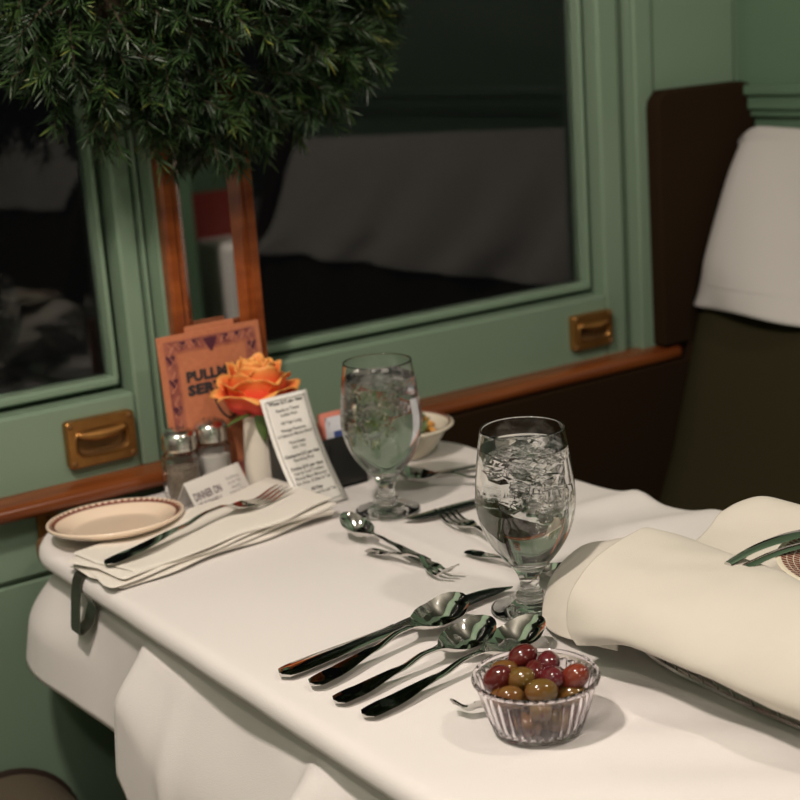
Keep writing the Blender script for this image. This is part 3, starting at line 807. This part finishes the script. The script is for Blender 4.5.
for k,s_ in enumerate(('Fine Dining','Cards, Tips','aboard a','Historical Train','Railway Museum')):
    v,f=text_geo(s_,.0048,'CENTER'); q.add(v,f,0,TM@Matrix.Translation((.0655,.0235-k*.0052,0))@Matrix.Diagonal((.85,1,1,1)))
q.build('small_print','greyink',t,smooth=0)

# ------------------------------------------------------------------ vase and rose
VP=(-.0455,.172,0)
vz=thing('bud_vase','white ceramic bud vase holding the orange rose','vase',VP)
prof=[(0,0),(.0165,0),(.0182,.002),(.0188,.012),(.0184,.032),(.0172,.055),(.0160,.072),(.0158,.083),(.0150,.0845),(.0142,.083),(.0144,.07),(.0155,.05),(.0165,.02),(0,.015)]
q=MB(); q.lathe(smooth_prof(prof,2),48); q.build('vase_body','vase',vz,smooth=60)
rs=thing('rose','orange and coral rose in full bloom standing in the white vase','flower',(VP[0]-.001,VP[1]-.004,.0765))
q=MB(); q.tube([(0,.004,-.055),(0,.002,-.02),(0,0,.002),(0,0,.014)],[.0022,.0022,.0026,.006],10); q.build('stem','leaf',rs)
def petal(q,az,h,hw,rad_max,curl,lipdrop,base_z,seed,vb,lean=0.):
    """one broad petal cupped about the axis; its lip rolls outward"""
    rnd=random.Random(seed); ph=rnd.uniform(0,6); wob=rnd.uniform(.8,1.3)
    def f(a,b):
        uu=(a-.5)*2
        prof=(.45+.55*math.sin(PI/2*min(1,b/.5)))*(1 if b<.78 else 1-.40*((b-.78)/.22)**2)
        th=uu*hw*prof
        rad=.003+rad_max*(math.sin(PI/2*min(1,b/.62))**1.1)
        if b>.62: rad-=lean*rad_max*((b-.62)/.38)**1.5
        z=h*(b**1.15)
        if b>.6:
            k=(b-.6)/.4; c=curl*k**1.8*(1+.3*math.sin(uu*2.6+ph)); rad+=c; z-=lipdrop*k**2.6
        rad+=.0016*math.sin(uu*4*wob+ph)*b*b+.0016*uu*uu*b; z+=.0012*math.sin(uu*4.5*wob+ph)*b**3-.0065*abs(uu)**2.6*b
        an=az+th
        return (rad*math.cos(an),rad*math.sin(an),base_z+z)
    q.grid(16,18,f,val=lambda a,b:max(.001,min(1,vb+(1-vb)*b**1.25)))
#       n, height, half angle, radius, curl, lip drop, base z, v0, lean
spec=[(3,.063,1.5,.0065,.0015,.0,.004,.34,.15),(4,.0645,1.15,.0115,.0030,.001,.003,.28,.12),(5,.0635,.95,.0170,.0040,.002,.002,.20,.10),
      (5,.0600,.90,.0220,.0040,.003,.001,.10,.05),(5,.0530,.86,.0262,.0070,.005,.0,.05,.0),(5,.0430,.84,.0290,.0110,.008,.0,.0,.0)]
sd=0
for ring_i,(cnt,h,hw,r0,curl,ld,bz,vb,ln) in enumerate(spec):
    for k in range(cnt):
        sd+=1; rr_=random.Random(sd+40); q=MB()
        petal(q,2*PI*k/cnt+ring_i*.75+rr_.uniform(-.18,.18),h*rr_.uniform(.94,1.05),hw,r0,curl*rr_.uniform(.7,1.3),ld,bz,sd,vb,ln)
        q.build('petal','rose',rs,smooth=80,solid=.0005)
def leafmesh(q,p0,dirv,L,w,droop,seed):
    d=Vector(dirv).normalized(); side=d.cross(Vector((0,0,1))).normalized() if abs(d.z)<.9 else Vector((1,0,0))
    def f(a,b):
        uu=(a-.5)*2; ww=w*math.sin(PI*min(1,b*.96+.03))**.8
        p=Vector(p0)+d*L*b+side*uu*ww+Vector((0,0,-droop*b*b+.002*abs(uu)))
        return tuple(p)
    q.grid(6,12,f)
q=MB(); leafmesh(q,(-.006,-.012,.008),(-.9,-.25,.1),.046,.0040,.008,1); q.build('leaf','leaf',rs,smooth=70,solid=.0005)
q=MB(); 
def fl(a,b):
    uu=(a-.5)*2; ww=.0065*math.sin(PI*min(1,.25+.74*b))**.9
    return (-.009+uu*ww*.86+.004*b,-.0185-.001*(1-uu*uu)-.001*b-uu*ww*.4,.010-.032*b)
q.grid(6,10,fl); q.build('leaf','leaf',rs,smooth=70,solid=.0005)

# ------------------------------------------------------------------ menu booklets
def menu(name,label,loc,rz,tilt,w,h,detail):
    t=thing(name,label,'menu',loc,(tilt,0,rz))
    q=MB(); q.box((0,0,0),(w,.0012,h)); q.build('front_cover','menu',t,bevel=.0003)
    q=MB(); q.box((0,.0030,0),(w,.0042,h)); q.build('back_cover','menu',t,bevel=.0003)
    q=MB(); q.box((.001,.0013,.001),(w-.002,.0029,h-.002)); q.build('pages','paper',t)
    if not detail: return t
    e=.0003
    q=MB(); b0,b1=.006,.0185
    q.box((b0,-e,b0),(b1,.0003,h-b0)); q.box((w-b1,-e,b0),(w-b0,.0003,h-b0)); q.box((b1,-e,h-b1),(w-b1,.0003,h-b0)); q.box((b1,-e,b0),(w-b1,.0003,b1))
    for (x0,z0,x1,z1) in ((b1+.001,b1+.001,w-b1-.001,b1+.0018),(b1+.001,h-b1-.0018,w-b1-.001,h-b1-.001),(b1+.001,b1+.001,b1+.0018,h-b1-.001),(w-b1-.0018,b1+.001,w-b1-.001,h-b1-.001)):
        q.box((x0,-e,z0),(x1,.0003,z1))
    rnd=random.Random(3)
    def grapes(cx,cz,s,n):
        for row in range(n):
            for k in range(n-row):
                x=cx+(k-(n-row-1)/2)*s*1.7; z=cz-row*s*1.5
                T=Matrix.Translation((x,-.0004,z)); q.add([(s*math.cos(a*PI/5),0,s*math.sin(a*PI/5)) for a in range(10)],[tuple(range(10))],1,T)
    grapes(w/2,h-.0105,.0024,4)
    for z in (.025,.055,.085,.115,.140): grapes(.012,z+.006,.0021,3); grapes(w-.012,z+.006,.0021,3)
    for x in (.028,.044,w-.044,w-.028): grapes(x,h-.009,.0016,3)
    for k in range(5):      # vine strokes in the border
        z0=.03+k*.026
        q.tube([(.0085,-.0003,z0),(.0150,-.0003,z0+.007),(.0105,-.0003,z0+.014),(.0155,-.0003,z0+.022)],.0005,5,2)
        q.tube([(w-.0085,-.0003,z0),(w-.0150,-.0003,z0+.007),(w-.0105,-.0003,z0+.014),(w-.0155,-.0003,z0+.022)],.0005,5,2)
    for s_ in (-1,1):
        for k in range(3):
            x0=w/2+s_*(.012+k*.013); q.tube([(x0,-.0003,h-.016),(x0+s_*.004,-.0003,h-.009),(x0+s_*.008,-.0003,h-.014),(x0+s_*.013,-.0003,h-.009)],.0005,5,2)
    q.build('printed_border',('plum','grape','menuedge'),t,smooth=0)
    TM=Matrix.Rotation(PI/2,4,'X')
    q=MB()
    for s_,z,wid in (('PULLMAN',h-.0525,.074),('SERVICE',h-.0672,.074)):
        v,f=text_geo(s_,.0150,'LEFT',.0010,.0,1.06); mx=max(p[0] for p in v)
        q.add(v,f,0,Matrix.Translation((.0275,-.0004,z))@TM@Matrix.Diagonal((wid/mx,1,1,1)))
        # slab serifs: short bars at the heads and feet of the letters
        for k in range(14):
            for zz in (-.0002,.0100): 
                pass
    q.build('lettering','ink',t,smooth=0)
    q=MB(); pts=[]
    for i in range(15):
        k=i/14; pts.append((.058+.019*k**1.6,-.0004,h-.072-.028*math.sin(k*PI/2)))
    q.tube(pts,[.0014-.0006*abs(i/14-.4) for i in range(15)],6)
    q.tube([(.077,-.0004,h-.100),(.080,-.0004,h-.097),(.084,-.0004,h-.098)],.0012,6)
    q.build('flourish','ink',t)
    return t
menu('menu_booklet','terracotta menu booklet with plum grape border and black slab lettering, leaning under the mirror',(-.1265,.2125,.001),R(1),R(-5),.124,.169,True)
menu('menu_booklet','second terracotta booklet peeking out just above and behind the grape-bordered menu',(-.091,.2185,.001),R(0),R(-5),.060,.1745,False)

# ------------------------------------------------------------------ printed wine card
cd=thing('wine_card','tall white printed card with thin black border leaning on the black caddy','card',(0,0,0))
BL,BR=Vector((-.0663,.0559,.001)),Vector((-.0070,.0640,.001)); TL,TR=Vector((-.0690,.120,.109)),Vector((-.0130,.120,.110))
nrm=(BR-BL).cross(TL-BL).normalized()
if nrm.y>0: nrm=-nrm
def cardp(a,b,off=0.):
    p=BL.lerp(BR,a).lerp(TL.lerp(TR,a),b); return p-nrm*(.0065*math.sin(PI*b))+nrm*off
CW=(BR-BL).length; CH=(TL-BL).length
q=MB(); q.grid(6,24,lambda a,b:tuple(cardp(a,b))); q.build('card_sheet','paper',cd,smooth=60,solid=.0005,soff=0)
def on_card(v): return tuple(cardp(v[0]/CW,v[1]/CH,.0006))
q=MB()
def cstrip(x0,y0,x1,y1):
    n=20 if abs(y1-y0)>.02 else 2
    q.grid(1,n,lambda a,b:on_card((lerp(x0,x1,a),lerp(y0,y1,b))))
e=.0045; lw=.0007
cstrip(e,e,e+lw,CH-e); cstrip(CW-e-lw,e,CW-e,CH-e); cstrip(e,e,CW-e,e+lw); cstrip(e,CH-e-lw,CW-e,CH-e)
q.build('border_line','ink',cd,smooth=0)
q=MB()
lines=[(.111,'Wines $13 per glass',.0052,1),(.1035,'Ready to Travel',.0046,0),(.0985,'Ladies First',.0046,0),(.0905,'All Year Long',.0048,0),(.0830,'Vintage Reserve',.0048,0),(.0780,'A Cabernet Merlot blend',.0046,0),(.0700,'Pinot Grigio',.0042,0),(.0650,'Soft - Dry',.0042,0),(.0565,'Champagne $12 per glass',.0050,1),(.0515,'Sparkling Brut',.0046,0),(.0430,'Drinks $10 per glass',.0050,1),(.0378,'Hot & Cold Toddies',.0046,0),(.0326,'Bloody Mary Mimosas',.0046,0),(.0274,'Gin, Rum, Coffee & Tea',.0046,0),(.0190,'All Day',.0048,1),(.0140,'Coffee, Water & Iced Tea',.0044,0)]
for y,s_,sz,bo in lines:
    v,f=text_geo(s_,sz,'CENTER',.00016 if bo else .00007); mx=max(abs(p[0]) for p in v); k=min(1.,(CW/2-.0075)/mx)
    q.add([on_card((CW/2+p[0]*k,y*CH/.125)) if False else on_card((CW/2+p[0]*k,y*CH/.120+p[1])) for p in v],f)
q.build('printed_lines','ink',cd,smooth=0)

# ------------------------------------------------------------------ sugar caddy with packets
ca=thing('packet_caddy','black plastic caddy holding sweetener packets behind the printed white card','caddy',(-.001,.127,0))
q=MB()
hx,hy,hh=.0445,.026,.056
for a_,b_ in (((-hx,-hy,0),(hx,-hy+.003,hh)),((-hx,hy-.003,0),(hx,hy,hh)),((-hx,-hy,0),(-hx+.003,hy,hh)),((hx-.003,-hy,0),(hx,hy,hh)),((-hx,-hy,0),(hx,hy,.003)),((-.0015,-hy,0),(.0015,hy,hh-.006))): q.box(a_,b_)
q.build('holder','black',ca,bevel=.0008)
kinds=[('pink','pink sweetener packet standing %s in the black caddy'),('packet','pale sweetener packet with a blue print standing %s in the black caddy')]
pos=[('pink',-.015,'behind the printed card, leftmost'),('packet',-.009,''),('pink',.010,'right at the back')]
def packet(kind,label,loc,w=.032,h=.062,print_=False,rz=0):
    t=thing('sugar_packet',label,'packet',loc,(R(-4),0,rz))
    def f(a,b):
        uu=(a-.5)*2; vv=(b-.5)*2; return (uu*w/2,-.0016*(1-uu**4)*(1-vv**4),h*b)
    def g_(a,b):
        p=f(a,b); return (p[0],-p[1],p[2])
    q=MB(); q.grid(8,10,f); q.grid(8,10,g_); q.build('sachet',kind,t,smooth=60)
    if print_:
        q=MB(); q.grid(4,4,lambda a,b:(lerp(-w*.34,w*.16,a),-.0022,lerp(h*.56,h*.84,b))); q.build('print','blue',t,smooth=0,solid=.0002)
    return t
packet('packet','pale packet with a blue printed block, foremost in the black caddy',(.0235,.1115,.004),print_=True,h=.066)
packet('packet','plain pale packet standing second in the black caddy',(.0245,.119,.004),h=.069)
packet('pink','pink packet standing behind the pale ones in the black caddy',(.0225,.130,.004),h=.0715)
packet('pink','pink packet at the back left of the caddy, mostly behind the printed card',(-.020,.130,.004),h=.070)

# ------------------------------------------------------------------ ramekin of olives
RL=Vector((-.1945,-.4665,.0022))
rm=thing('plastic_ramekin','clear fluted plastic cup full of olives at the front of the table','cup',RL)
def flute(a,k): return 1.
NF=36
def fl_mod(depth): return lambda a,k: 1+depth*(1 if math.cos(a*NF)>0 else -1)*(min(1,abs(math.cos(a*NF))*3))
outer=[(0,0),(.0300,0),(.0312,.0010),(.0312,.0030)]
bodyo=[(.0316,.0034),(.0340,.0110),(.0368,.0200),(.0392,.0290),(.0402,.0330)]
rim=[(.0415,.0345),(.0432,.0352),(.0437,.0368),(.0432,.0384),(.0420,.0388),(.0408,.0382)]
inner=[(.0395,.0340),(.0382,.0290),(.0358,.0200),(.0330,.0110),(.0300,.0040),(.0285,.0028),(0,.0028)]
NS=NF*8
allp=outer+bodyo+rim+inner; i0=len(outer); i1=i0+len(bodyo)
def rmod(a,k):
    if i0<=k<i1:
        return 1+.016*max(-1,min(1,2.5*math.cos(a*NF)))*(.6 if k in (i0,i1-1) else 1)
    return 1
q=MB(); q.lathe(allp,NS,0,None,rmod); q.build('cup_body','plastic',rm,smooth=50)
def olive(label,m_,p,s=1.,rot=(0,0,0),group=None):
    t=thing('olive',label,'olive',p,rot,group)
    pr=[]; n=14
    for i in range(n+1):
        a=-PI/2+PI*i/n; pr.append((max(0,.0080*s*math.cos(a)**.92),.0104*s*math.sin(a)))
    pr[0]=(0,-.0104*s); pr[-1]=(0,.0104*s)
    q=MB(); q.lathe(pr,28); q.build('flesh',m_,t,smooth=180)
    q=MB(); q.lathe([(.0013*s,0),(.0016*s,.0004),(.0010*s,.0006),(0,.0001)],10,0,Matrix.Translation((0,0,.0102*s))); q.build('stem_scar','olive_dark',t)
    return t
def od(x,y,z,lab,m_,s,rot,group=None): olive(lab,m_,(x,y,z),s,rot,group)
H=PI/2
od(-.1865,-.4430,.0430,'plump dark red olive highest at the back of the plastic cup','olive_red',1.05,(H*.75,0,1.05))
od(-.1765,-.4590,.0410,'dark wine-red olive at the back right of the plastic cup','olive_dark',1.0,(H*.9,0,-.6))
od(-.1905,-.4610,.0385,'red olive wedged in the middle of the cup below the dark wine-red one','olive_red',.95,(H*.8,0,2.2))
od(-.2050,-.4640,.0395,'olive-green olive in the middle of the plastic cup','olive_green',1.0,(H*.85,0,.6))
od(-.2155,-.4515,.0385,'dark red olive at the left side of the plastic cup','olive_red',1.1,(H*.5,.3,.2))
od(-.2030,-.4425,.0370,'brown olive at the back left between the two dark red ones','olive_brown',1.,(H*.9,0,.9))
od(-.2050,-.4850,.0375,'big greenish brown olive lying at the front of the cup rim','olive_green',1.08,(H,0,.98))
od(-.1885,-.4765,.0395,'shiny red olive right of center in the plastic cup','olive_dark',.98,(H*.9,0,-.2))
od(-.1760,-.4850,.0385,'rusty red olive at the right side of the plastic cup','olive_rust',1.08,(H*.55,.2,.4))
od(-.2190,-.4690,.0325,'brown olive low at the front left of the plastic cup','olive_brown',.95,(H,0,.9))
lowl='olive in the lower layers of the fluted cup, blurred through its clear wall'
lg='olives in the lower layers of the plastic cup'
rnd=random.Random(2)
for k in range(7):
    a=k*2*PI/7+.2; od(RL.x+.0200*math.cos(a),RL.y+.0200*math.sin(a),.0142,lowl,['olive_brown','olive_green','olive_brown','olive_dark','olive_brown','olive_green','olive_rust'][k],1.12,(H,0,a+H+rnd.uniform(-.3,.3)),lg)
od(RL.x,RL.y,.0150,lowl,'olive_green',.9,(0,0,0),lg)
for k in range(5):
    a=k*2*PI/5-.9; od(RL.x+.0245*math.cos(a),RL.y+.0245*math.sin(a),.0270,lowl,['olive_green','olive_dark','olive_brown','olive_brown','olive_green'][k],1.05,(H,0,a+H),lg)

# ------------------------------------------------------------------ bread basket wrapped in a napkin
bk=thing('wire_basket','oval chrome wire bread basket under the cream napkin at the right','basket',(.028,-.600,0),(0,0,0))
def se(t,a,b):
    c_,s_=math.cos(t),math.sin(t); return (a*math.copysign(abs(c_)**.42,c_),b*math.copysign(abs(s_)**.5,s_))
def oval(a,b,z,n=96): return [(*se(2*PI*i/n,a,b),z) for i in range(n)]
for nm,a_,b_,z,r_ in (('base_ring',.097,.203,.0026,.0026),('lower_ring',.1015,.206,.014,.0016),('rim_ring',.106,.208,.047,.0026)):
    q=MB(); q.tube(oval(a_,b_,z),r_,8,closed=True); q.build(nm,'wire',bk)
NWI=58
for i in range(NWI):
    # even spacing along the straight sides: bias the angle toward the sides
    t=2*PI*(i+.5)/NWI; t=t-.28*math.sin(2*t)
    pts=[(*se(t,.0965,.202),.0026),(*se(t,.1000,.205),.010),(*se(t+.02,.103,.207),.026),(*se(t+.04,.106,.208),.046)]
    q=MB(); q.tube(pts,.0012,6); q.build('wire',"wire",bk)
q=MB(); q.add([(x_,y_,.002) for x_,y_,_ in oval(.096,.201,0)]+[(x_,y_,.0035) for x_,y_,_ in oval(.096,.201,0)],[tuple(range(96)),tuple(range(191,95,-1))]+[(i,(i+1)%96,96+(i+1)%96,96+i) for i in range(96)]); q.build('base_plate','wire',bk)
# napkin over it: lofted from 3D section curves running along the basket (y), across (x)
nb=thing('basket_napkin','big cream cloth napkin wrapped loosely over the bread basket','napkin')
def catmull(P,t):
    n=len(P)-1; k=t*n; i=min(int(k),n-1); f_=k-i
    p0=P[max(i-1,0)];p1=P[i];p2=P[i+1];p3=P[min(i+2,n)]
    return .5*((2*p1)+(p2-p0)*f_+(2*p0-5*p1+4*p2-p3)*f_*f_+(-p0+3*p1-3*p2+p3)*f_**3)
V3=lambda *a:Vector(a)
# upper flap: rows from lower hem (front) up to ridge and down inside
up_rows=[
 [V3(-.120,-.424,.026),V3(-.116,-.444,.030),V3(-.108,-.462,.033),V3(-.104,-.490,.033),V3(-.101,-.530,.032),V3(-.100,-.60,.030),V3(-.09,-.69,.03),V3(-.08,-.79,.03)],
 [V3(-.118,-.412,.038),V3(-.122,-.442,.041),V3(-.121,-.470,.044),V3(-.119,-.500,.045),V3(-.116,-.545,.045),V3(-.11,-.61,.045),V3(-.10,-.69,.045),V3(-.09,-.79,.045)],
 [V3(-.107,-.408,.060),V3(-.106,-.436,.062),V3(-.103,-.470,.066),V3(-.099,-.500,.068),V3(-.096,-.55,.069),V3(-.09,-.61,.069),V3(-.085,-.69,.068),V3(-.07,-.78,.064)],
 [V3(-.068,-.400,.074),V3(-.062,-.426,.0755),V3(-.056,-.455,.079),V3(-.050,-.490,.081),V3(-.046,-.545,.082),V3(-.042,-.61,.082),V3(-.04,-.69,.081),V3(-.03,-.77,.076)],
 [V3(-.022,-.392,.0830),V3(-.018,-.418,.0785),V3(-.012,-.450,.0765),V3(-.008,-.490,.075),V3(-.004,-.54,.073),V3(.000,-.61,.072),V3(.0,-.69,.07),V3(.0,-.76,.066)],
 [V3(-.002,-.392,.070),V3(.006,-.415,.069),V3(.012,-.450,.064),V3(.016,-.490,.060),V3(.02,-.54,.058),V3(.022,-.61,.056),V3(.02,-.69,.055),V3(.02,-.75,.055)],
]
def surf(rows):
    def f(u,v):
        pts=[catmull(r_,u) for r_ in rows]; p=catmull(pts,v)
        w=Vector((noise.noise(p*16),noise.noise(p*16+Vector((5,1,0))),noise.noise(p*16+Vector((0,3,8)))))*.0036
        w+=Vector((-.4,-.3,.8))*(.0045-.012*abs(noise.noise(Vector((p.x*13+3,p.y*9+p.z*7,1.7)))))*.55
        w+=Vector((0,0,1))*noise.noise(p*38)*.0012
        return tuple(p+w)
    return f
q=MB(); q.grid(80,50,surf(up_rows)); q.build('front_flap','napkin',nb,smooth=80,solid=.0016,soff=0)
low_rows=[
 [V3(-.080,-.338,.004),V3(-.088,-.364,.006),V3(-.092,-.397,.010),V3(-.090,-.43,.014)],
 [V3(-.066,-.322,.011),V3(-.078,-.358,.020),V3(-.084,-.394,.026),V3(-.085,-.43,.030)],
 [V3(-.044,-.308,.024),V3(-.058,-.350,.034),V3(-.068,-.392,.040),V3(-.070,-.43,.044)],
 [V3(-.012,-.303,.039),V3(-.024,-.345,.046),V3(-.034,-.388,.051),V3(-.040,-.43,.054)],
 [V3(.008,-.318,.044),V3(-.002,-.352,.057),V3(-.010,-.390,.066),V3(-.015,-.43,.068)],
 [V3(.028,-.338,.046),V3(.024,-.362,.054),V3(.020,-.395,.058),V3(.015,-.43,.058)],
 [V3(.050,-.350,.020),V3(.052,-.372,.030),V3(.053,-.405,.040),V3(.05,-.44,.044)],
]
q=MB(); q.grid(40,50,surf(low_rows)); q.build('under_fold','napkin',nb,smooth=80,solid=.0016,soff=0)
back_rows=[
 [V3(.004,-.398,.056),V3(.010,-.435,.054),V3(.014,-.49,.050),V3(.02,-.56,.05),V3(.02,-.64,.05),V3(.02,-.72,.05)],
 [V3(.030,-.392,.056),V3(.036,-.435,.054),V3(.042,-.49,.052),V3(.05,-.56,.052),V3(.055,-.64,.052),V3(.05,-.72,.052)],
 [V3(.058,-.384,.061),V3(.066,-.425,.062),V3(.075,-.48,.061),V3(.085,-.56,.061),V3(.095,-.64,.061),V3(.09,-.72,.061)],
 [V3(.080,-.378,.066),V3(.100,-.400,.078),V3(.112,-.465,.074),V3(.122,-.55,.071),V3(.13,-.64,.07),V3(.12,-.72,.07)],
 [V3(.096,-.374,.050),V3(.118,-.394,.062),V3(.135,-.46,.060),V3(.145,-.55,.058),V3(.15,-.64,.058),V3(.14,-.72,.056)],
 [V3(.104,-.368,.022),V3(.128,-.390,.030),V3(.150,-.46,.032),V3(.16,-.55,.03),V3(.165,-.64,.03),V3(.15,-.72,.03)],
]
q=MB(); q.grid(60,40,surf(back_rows)); q.build('back_flap','napkin',nb,smooth=80,solid=.0016,soff=0)
# serving tongs lying in the basket
tg=thing('serving_tongs','silver serving utensil handle lying on the napkin in the bread basket','tongs')
q=MB(); pts=[V3(-.030,-.487,.0805),V3(-.005,-.486,.0840),V3(.020,-.487,.0855),V3(.045,-.490,.0855),V3(.075,-.50,.083)]
def strip3(pts,w,th,q,up=V3(0,0,1)):
    vs=[];fs=[]
    for i,p in enumerate(pts):
        d=(pts[min(i+1,len(pts)-1)]-pts[max(i-1,0)]).normalized(); s_=d.cross(up).normalized(); ww=w[i]
        for a_,b_ in ((-1,0),(-.6,1),(.6,1),(1,0),(.6,-1),(-.6,-1)): vs.append(tuple(p+s_*a_*ww+up*b_*th))
    for i in range(len(pts)-1):
        for k in range(6): fs.append((i*6+k,i*6+(k+1)%6,i*6+6+(k+1)%6,i*6+6+k))
    fs.append(tuple(range(6)));fs.append(tuple(len(vs)-6+k for k in range(6))); q.add(vs,fs)
fine=[catmull(pts,i/20) for i in range(21)]
strip3(fine,[lerp(.0035,.0075,sm(i/20*1.3)) for i in range(21)],.0016,q); q.build('upper_arm','steel',tg,smooth=50)
q=MB(); pts=[V3(-.022,-.496,.0785),V3(.005,-.495,.0800),V3(.030,-.497,.0805),V3(.075,-.505,.0800)]
fine=[catmull(pts,i/16) for i in range(17)]; strip3(fine,[.0045]*17,.0014,q); q.build('lower_arm','steel',tg,smooth=50)
# patterned plate inside the basket
pp=thing('side_plate','white plate with a brown patterned rim half hidden inside the bread basket napkin','plate',(.062,-.556,.0690),(0,0,0))
q=MB(); q.lathe([(0,.002),(.040,.002),(.060,.006),(.078,.0105),(.0795,.0100),(.060,.0035),(.040,-.001),(0,-.001)],64); q.build('plate_body','china_w',pp,smooth=60)
q=MB()
for i in range(90):
    a=2*PI*i/90; w=2*PI/90*.36
    for r0,r1 in ((.0625,.0665),(.0672,.0712),(.0718,.0755)):
        vs=[]
        for r_ in (r0,r1):
            for s_ in (-1,1): vs.append((r_*math.cos(a+s_*w),r_*math.sin(a+s_*w),lin([(.060,.006),(.078,.0105)],r_)+.0003))
        q.add(vs,[(0,1,3,2)])
q.build('rim_pattern','china_band',pp,smooth=0)

# ------------------------------------------------------------------ fir garland above the mirror
ga=thing('fir_garland','thick green fir garland hanging over the mirror top between the windows','garland',(-.052,.19,.560))
rnd=random.Random(21)
nd=MB(); stm=MB()
EX,EY,EZ=.222,.095,.178
def twig(p,d,L,nn,bright):
    d=d.normalized(); s1=d.cross(Vector((.3,.2,1))).normalized(); s2=d.cross(s1)
    bend=Vector((rnd.uniform(-.2,.2),rnd.uniform(-.2,.2),-.25))*L*.5
    P_=[p+d*L*t+bend*t*t for t in (0,.33,.66,1)]
    nd.tube(P_,[.0016,.0014,.0012,.0008],4,1)
    for k in range(nn):
        t=(k+rnd.random())/nn; c=p+d*L*t+bend*t*t
        a=rnd.uniform(0,2*PI); out=(s1*math.cos(a)+s2*math.sin(a))*rnd.uniform(.6,1.)+d*rnd.uniform(.5,1.0)*(1+.8*(t>.9))
        out.normalize(); l=rnd.uniform(.014,.024)
        w=.00085; sd_=out.cross(Vector((rnd.uniform(-1,1),rnd.uniform(-1,1),rnd.uniform(-1,1)))).normalized(); s3=out.cross(sd_)
        dr=Vector((0,0,-.002*rnd.random()))
        b0=[c+sd_*w,c-sd_*w*.5+s3*w*.8,c-sd_*w*.5-s3*w*.8]; mid=c+out*l*.6+dr*.4; b1=[mid+sd_*w*1.1,mid-sd_*w*.55+s3*w*.85,mid-sd_*w*.55-s3*w*.85]; tip=c+out*l+dr
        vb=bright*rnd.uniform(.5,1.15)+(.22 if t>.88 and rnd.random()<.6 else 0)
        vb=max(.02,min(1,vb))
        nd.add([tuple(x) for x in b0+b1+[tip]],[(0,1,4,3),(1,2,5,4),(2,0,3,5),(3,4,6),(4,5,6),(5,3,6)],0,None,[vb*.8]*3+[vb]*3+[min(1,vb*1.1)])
for i in range(980):
    # points through the ellipsoid volume, denser near its skin
    while True:
        q_=Vector((rnd.uniform(-1,1),rnd.uniform(-1,1),rnd.uniform(-1,1)))
        if .18<q_.length<1: break
    if rnd.random()<.6: q_=q_.normalized()*rnd.uniform(.78,.98)
    p=Vector((q_.x*EX,q_.y*EY,q_.z*EZ))
    if p.y>.03: continue
    n_=Vector((q_.x/EX,q_.y/EY*1.2,q_.z/EZ)).normalized()
    d=n_+Vector((rnd.uniform(-.7,.7),rnd.uniform(-.7,.4),rnd.uniform(-.7,.5)))
    twig(p,d,rnd.uniform(.030,.055),rnd.randint(40,54),rnd.choice([.08,.18,.30,.45,.58,.72]))
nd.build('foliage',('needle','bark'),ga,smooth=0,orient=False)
q=MB(); q.tube([(-.21,.0,.0),(-.10,.0,-.02),(0,.0,-.02),(.1,.0,.0),(.2,.0,.03)],.012,10); q.build('core','bark',ga)
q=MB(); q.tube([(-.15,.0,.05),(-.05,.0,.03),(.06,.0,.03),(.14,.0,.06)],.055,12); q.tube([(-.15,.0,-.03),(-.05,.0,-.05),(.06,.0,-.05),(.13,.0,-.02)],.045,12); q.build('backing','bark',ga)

# ------------------------------------------------------------------ light
def lamp(loc,e,rad,col=(1,.87,.77)):
    l=bpy.data.lights.new('interior_lamp','POINT'); l.energy=e; l.shadow_soft_size=rad; l.color=col
    o=bpy.data.objects.new('interior_lamp',l); COL.objects.link(o); o.location=loc; return o
lamp((-.74,-.50,1.12),42,.05)
lamp((.18,-1.15,1.40),18,.05)
lamp((-1.30,-1.3,1.40),18,.05)
lamp((1.9,-1.3,1.40),16,.05)
lamp((-.95,-2.38,.56),4.5,.07)  # unseen wall sconce across the aisle, inferred from glare on the bulkhead
w=bpy.data.worlds.new('night'); SC.world=w; w.use_nodes=True
w.node_tree.nodes['Background'].inputs[0].default_value=(.0015,.0015,.0016,1); w.node_tree.nodes['Background'].inputs[1].default_value=1.

# ------------------------------------------------------------------ camera
f,p,r,y=1486.1,0.24402494,-0.06991684,0.59060592
fw=Vector((math.sin(y)*math.cos(p),math.cos(y)*math.cos(p),-math.sin(p)))
rt=fw.cross(Vector((0,0,1))).normalized(); upv=rt.cross(fw)
c,s_=math.cos(r),math.sin(r)
Rv=rt*c+upv*s_; Uv=upv*c-rt*s_
cam=bpy.data.cameras.new('camera'); co=bpy.data.objects.new('camera',cam); COL.objects.link(co)
mw=Matrix.Identity(4)
for i in range(3): mw[i][0]=Rv[i]; mw[i][1]=Uv[i]; mw[i][2]=-fw[i]
mw[0][3],mw[1][3],mw[2][3]=-0.77648075,-1.19381043,0.46847386
co.matrix_world=mw
cam.sensor_width=36; cam.lens=f/800*36; cam.clip_start=.01
cam.dof.use_dof=True; cam.dof.focus_distance=1.14; cam.dof.aperture_fstop=7.6
SC.camera=co
SC.view_settings.view_transform='Standard'; SC.view_settings.look='None'; SC.view_settings.gamma=1; SC.view_settings.use_curve_mapping=False
SC.view_settings.exposure=.17
cy=SC.cycles
cy.max_bounces=14; cy.transmission_bounces=14; cy.glossy_bounces=6; cy.diffuse_bounces=4; cy.transparent_max_bounces=12
cy.sample_clamp_indirect=6; cy.use_denoising=True
